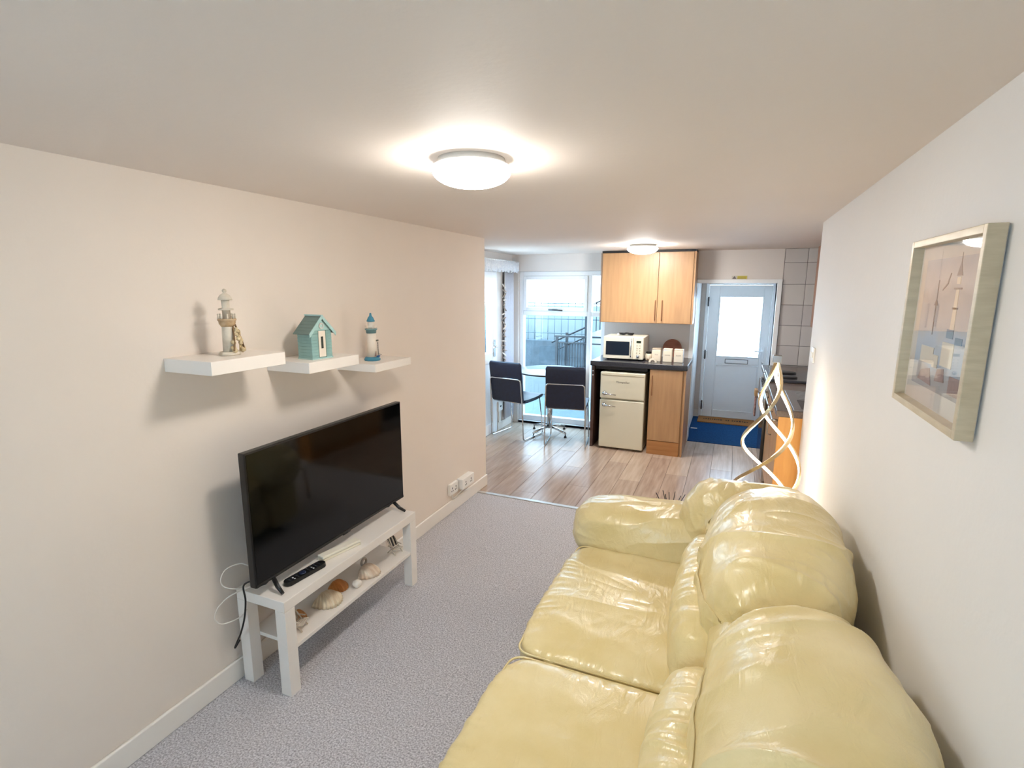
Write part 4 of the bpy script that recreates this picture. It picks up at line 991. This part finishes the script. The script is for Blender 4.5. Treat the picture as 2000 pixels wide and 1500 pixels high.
def make_chair(label, loc, rz):
    c = thing('dining_chair', label, 'chair', loc, rz, 'dark dining chairs by the window')
    # faces +y ; padded shell: seat and back as separate pads
    def pad(name, prof, w, th):
        bm = bmesh.new(); P = smoothpts([(0, p[0], p[1]) for p in prof], 6); rows = []
        for i, p in enumerate(P):
            t = (P[min(i+1, len(P)-1)]-P[max(i-1, 0)]).normalized(); nrm = Vector((0, -t.z, t.y))
            ring = []
            e = min(1, min(i, len(P)-1-i)/2.0); hh = th*(.55+.45*e)
            ww = w-(.012*(1-e))
            for u, v in ((-1, -1), (1, -1), (1, 1), (-1, 1)): ring.append(bm.verts.new(p+Vector((ww*u, 0, 0))+nrm*hh*v))
            rows.append(ring)
        for a, b in zip(rows, rows[1:]):
            for k in range(4): bm.faces.new((a[k], a[(k+1) % 4], b[(k+1) % 4], b[k]))
        bm.faces.new(rows[0]); bm.faces.new(rows[-1])
        return finish(name, bm, NAVY, c, bevel=.010, seg=3)
    pad('seat', [(-.19, .455), (-.10, .450), (.08, .455), (.20, .470), (.225, .462)], .215, .018)
    pad('backrest', [(-.200, .440), (-.215, .55), (-.232, .70), (-.250, .80), (-.262, .905)], .213, .016)
    pts = [(-.205, .17, .44), (-.222, .215, .012), (-.222, -.215, .012), (-.215, -.235, .44), (-.205, -.262, .715), (.205, -.262, .715), (.215, -.235, .44), (.222, -.215, .012), (.222, .215, .012), (.205, .17, .44)]
    tube('sled_frame', rounded(pts, .035, 5), .0075, CHROME, c, n=10)
    tube('seat_bar', [(-.207, .165, .436), (.207, .165, .436)], .006, CHROME, c)
    tube('seat_bar', [(-.215, -.17, .428), (.215, -.17, .428)], .006, CHROME, c)
    return c
ch = make_chair('dark dining chair on the left of the round table', (-2.285, 5.590, 0), -.19)
ch2 = dup(ch, (-1.640, 5.50, 0), .16, 'dark dining chair with its back to the room beside the end panel')

# ------------------------------------------------------------------ courtyard outside
PALE = mat('pale painted render', (.17, .195, .195), .8, noise_scale=3, noise_amt=.12, bump=.1)
GREYW = mat('weathered grey render', (.055, .072, .084), .9, noise_scale=9, noise_amt=.35, bump=.4, bump_scale=20)
RAIL = mat('dark painted iron rail', (.008, .012, .016), .5, 0, noise_amt=.1)
yd = tag(box('courtyard_paving', -7, .5, KY1+.17, 12, -.08, -.01, mat('pale blue grey paving', (.10, .135, .14), .85, noise_scale=4, noise_amt=.15)), 'pale paved courtyard floor outside the window', 'paving'); yd['kind'] = 'structure'
tag(box('low_courtyard_wall', -6, -1.95, 8.0, 8.25, -.01, .30, PALE, bevel=.01), 'low pale wall in the courtyard below the grey wall', 'wall')['kind'] = 'structure'
tag(box('grey_courtyard_wall', -6.5, -1.95, 8.4, 8.6, -.01, .845, GREYW, bevel=.01), 'weathered blue grey wall across the courtyard', 'wall')['kind'] = 'structure'
tag(box('pale_upper_wall', -7, -.9, 9.3, 9.5, -.01, 1.40, PALE, bevel=.01), 'pale upper garden wall behind the wire fence', 'wall')['kind'] = 'structure'
tag(prism('white_stair_wall', [(-1.95, -.01), (-.70, -.01), (-.70, 1.55), (-1.95, 1.06)], 'y', 7.72, 7.90, mat('bright white masonry paint', (.45, .46, .46), .8, noise_amt=.05)), 'white wall of the outside steps right of the railing', 'wall')['kind'] = 'structure'
fn_ = thing('wire_fence', 'pale blue wire panel fence on top of the grey wall', 'fence', (-4.2, 8.5, .845))
FM = mat('pale blue fence wire', (.075, .10, .11), .6, noise_amt=.05)
for z in (.12, .36, .62): tube('fence_rail', [(-2.2, 0, z), (2.25, 0, z)], .010, FM, fn_, n=6)
me0 = None
for k in range(37):
    x_ = -2.2+k*.12
    if me0 is None:
        o = tube('fence_wire', [(0, 0, 0), (0, 0, .64)], .006, FM, fn_, n=6); me0 = o.data
    else:
        o = bpy.data.objects.new('fence_wire', me0); COL.objects.link(o); o.parent = fn_
    o.location = (x_, .0, 0)
rg = thing('landing_railing', 'dark metal railing with upright bars outside the window', 'railing', (-2.43, 7.5, -.01))
box('post', -.018, .018, -.018, .018, 0, 1.03, RAIL, rg); box('post', .48, .51, -.015, .015, 0, 1.03, RAIL, rg)
box('top_rail', -.03, 1.25, -.02, .02, 1.01, 1.035, RAIL, rg); box('mid_rail', .0, 1.25, -.01, .01, .915, .932, RAIL, rg); box('bottom_rail', 0, .5, -.01, .01, .06, .078, RAIL, rg)
for k in range(11): tube('baluster', [(.042+k*.041, 0, .07), (.042+k*.041, 0, .92)], .007, RAIL, rg, n=6)
sr = thing('stair_railing', 'dark sloping stair handrail rising behind the landing railing', 'railing', (-2.55, 7.62, 0))
tube('handrail', [(.0, 0, .90), (.62, 0, 1.19)], .014, RAIL, sr); tube('lower_rail', [(.10, 0, .80), (.62, 0, 1.04)], .010, RAIL, sr)
for x_, z_ in ((.24, 1.06), (.535, 1.48)): box('post', x_-.018, x_+.018, -.018, .018, -.01, z_, RAIL, sr)
for k in range(6): tube('baluster', [(.28+k*.043, 0, -.01), (.28+k*.043, 0, .87+k*.02)], .006, RAIL, sr, n=6)
ur = thing('upper_stair_railing', 'dark upright bars on top of the white stair wall', 'railing', (-1.95, 7.80, 0))
tube('top_rail', [(.02, 0, 1.50), (1.2, 0, 1.98)], .013, RAIL, ur)
for k in range(20): x_ = .04+k*.058; tube('baluster', [(x_, 0, 1.06+.39*x_), (x_, 0, 1.50+.39*x_)], .007, RAIL, ur, n=6)
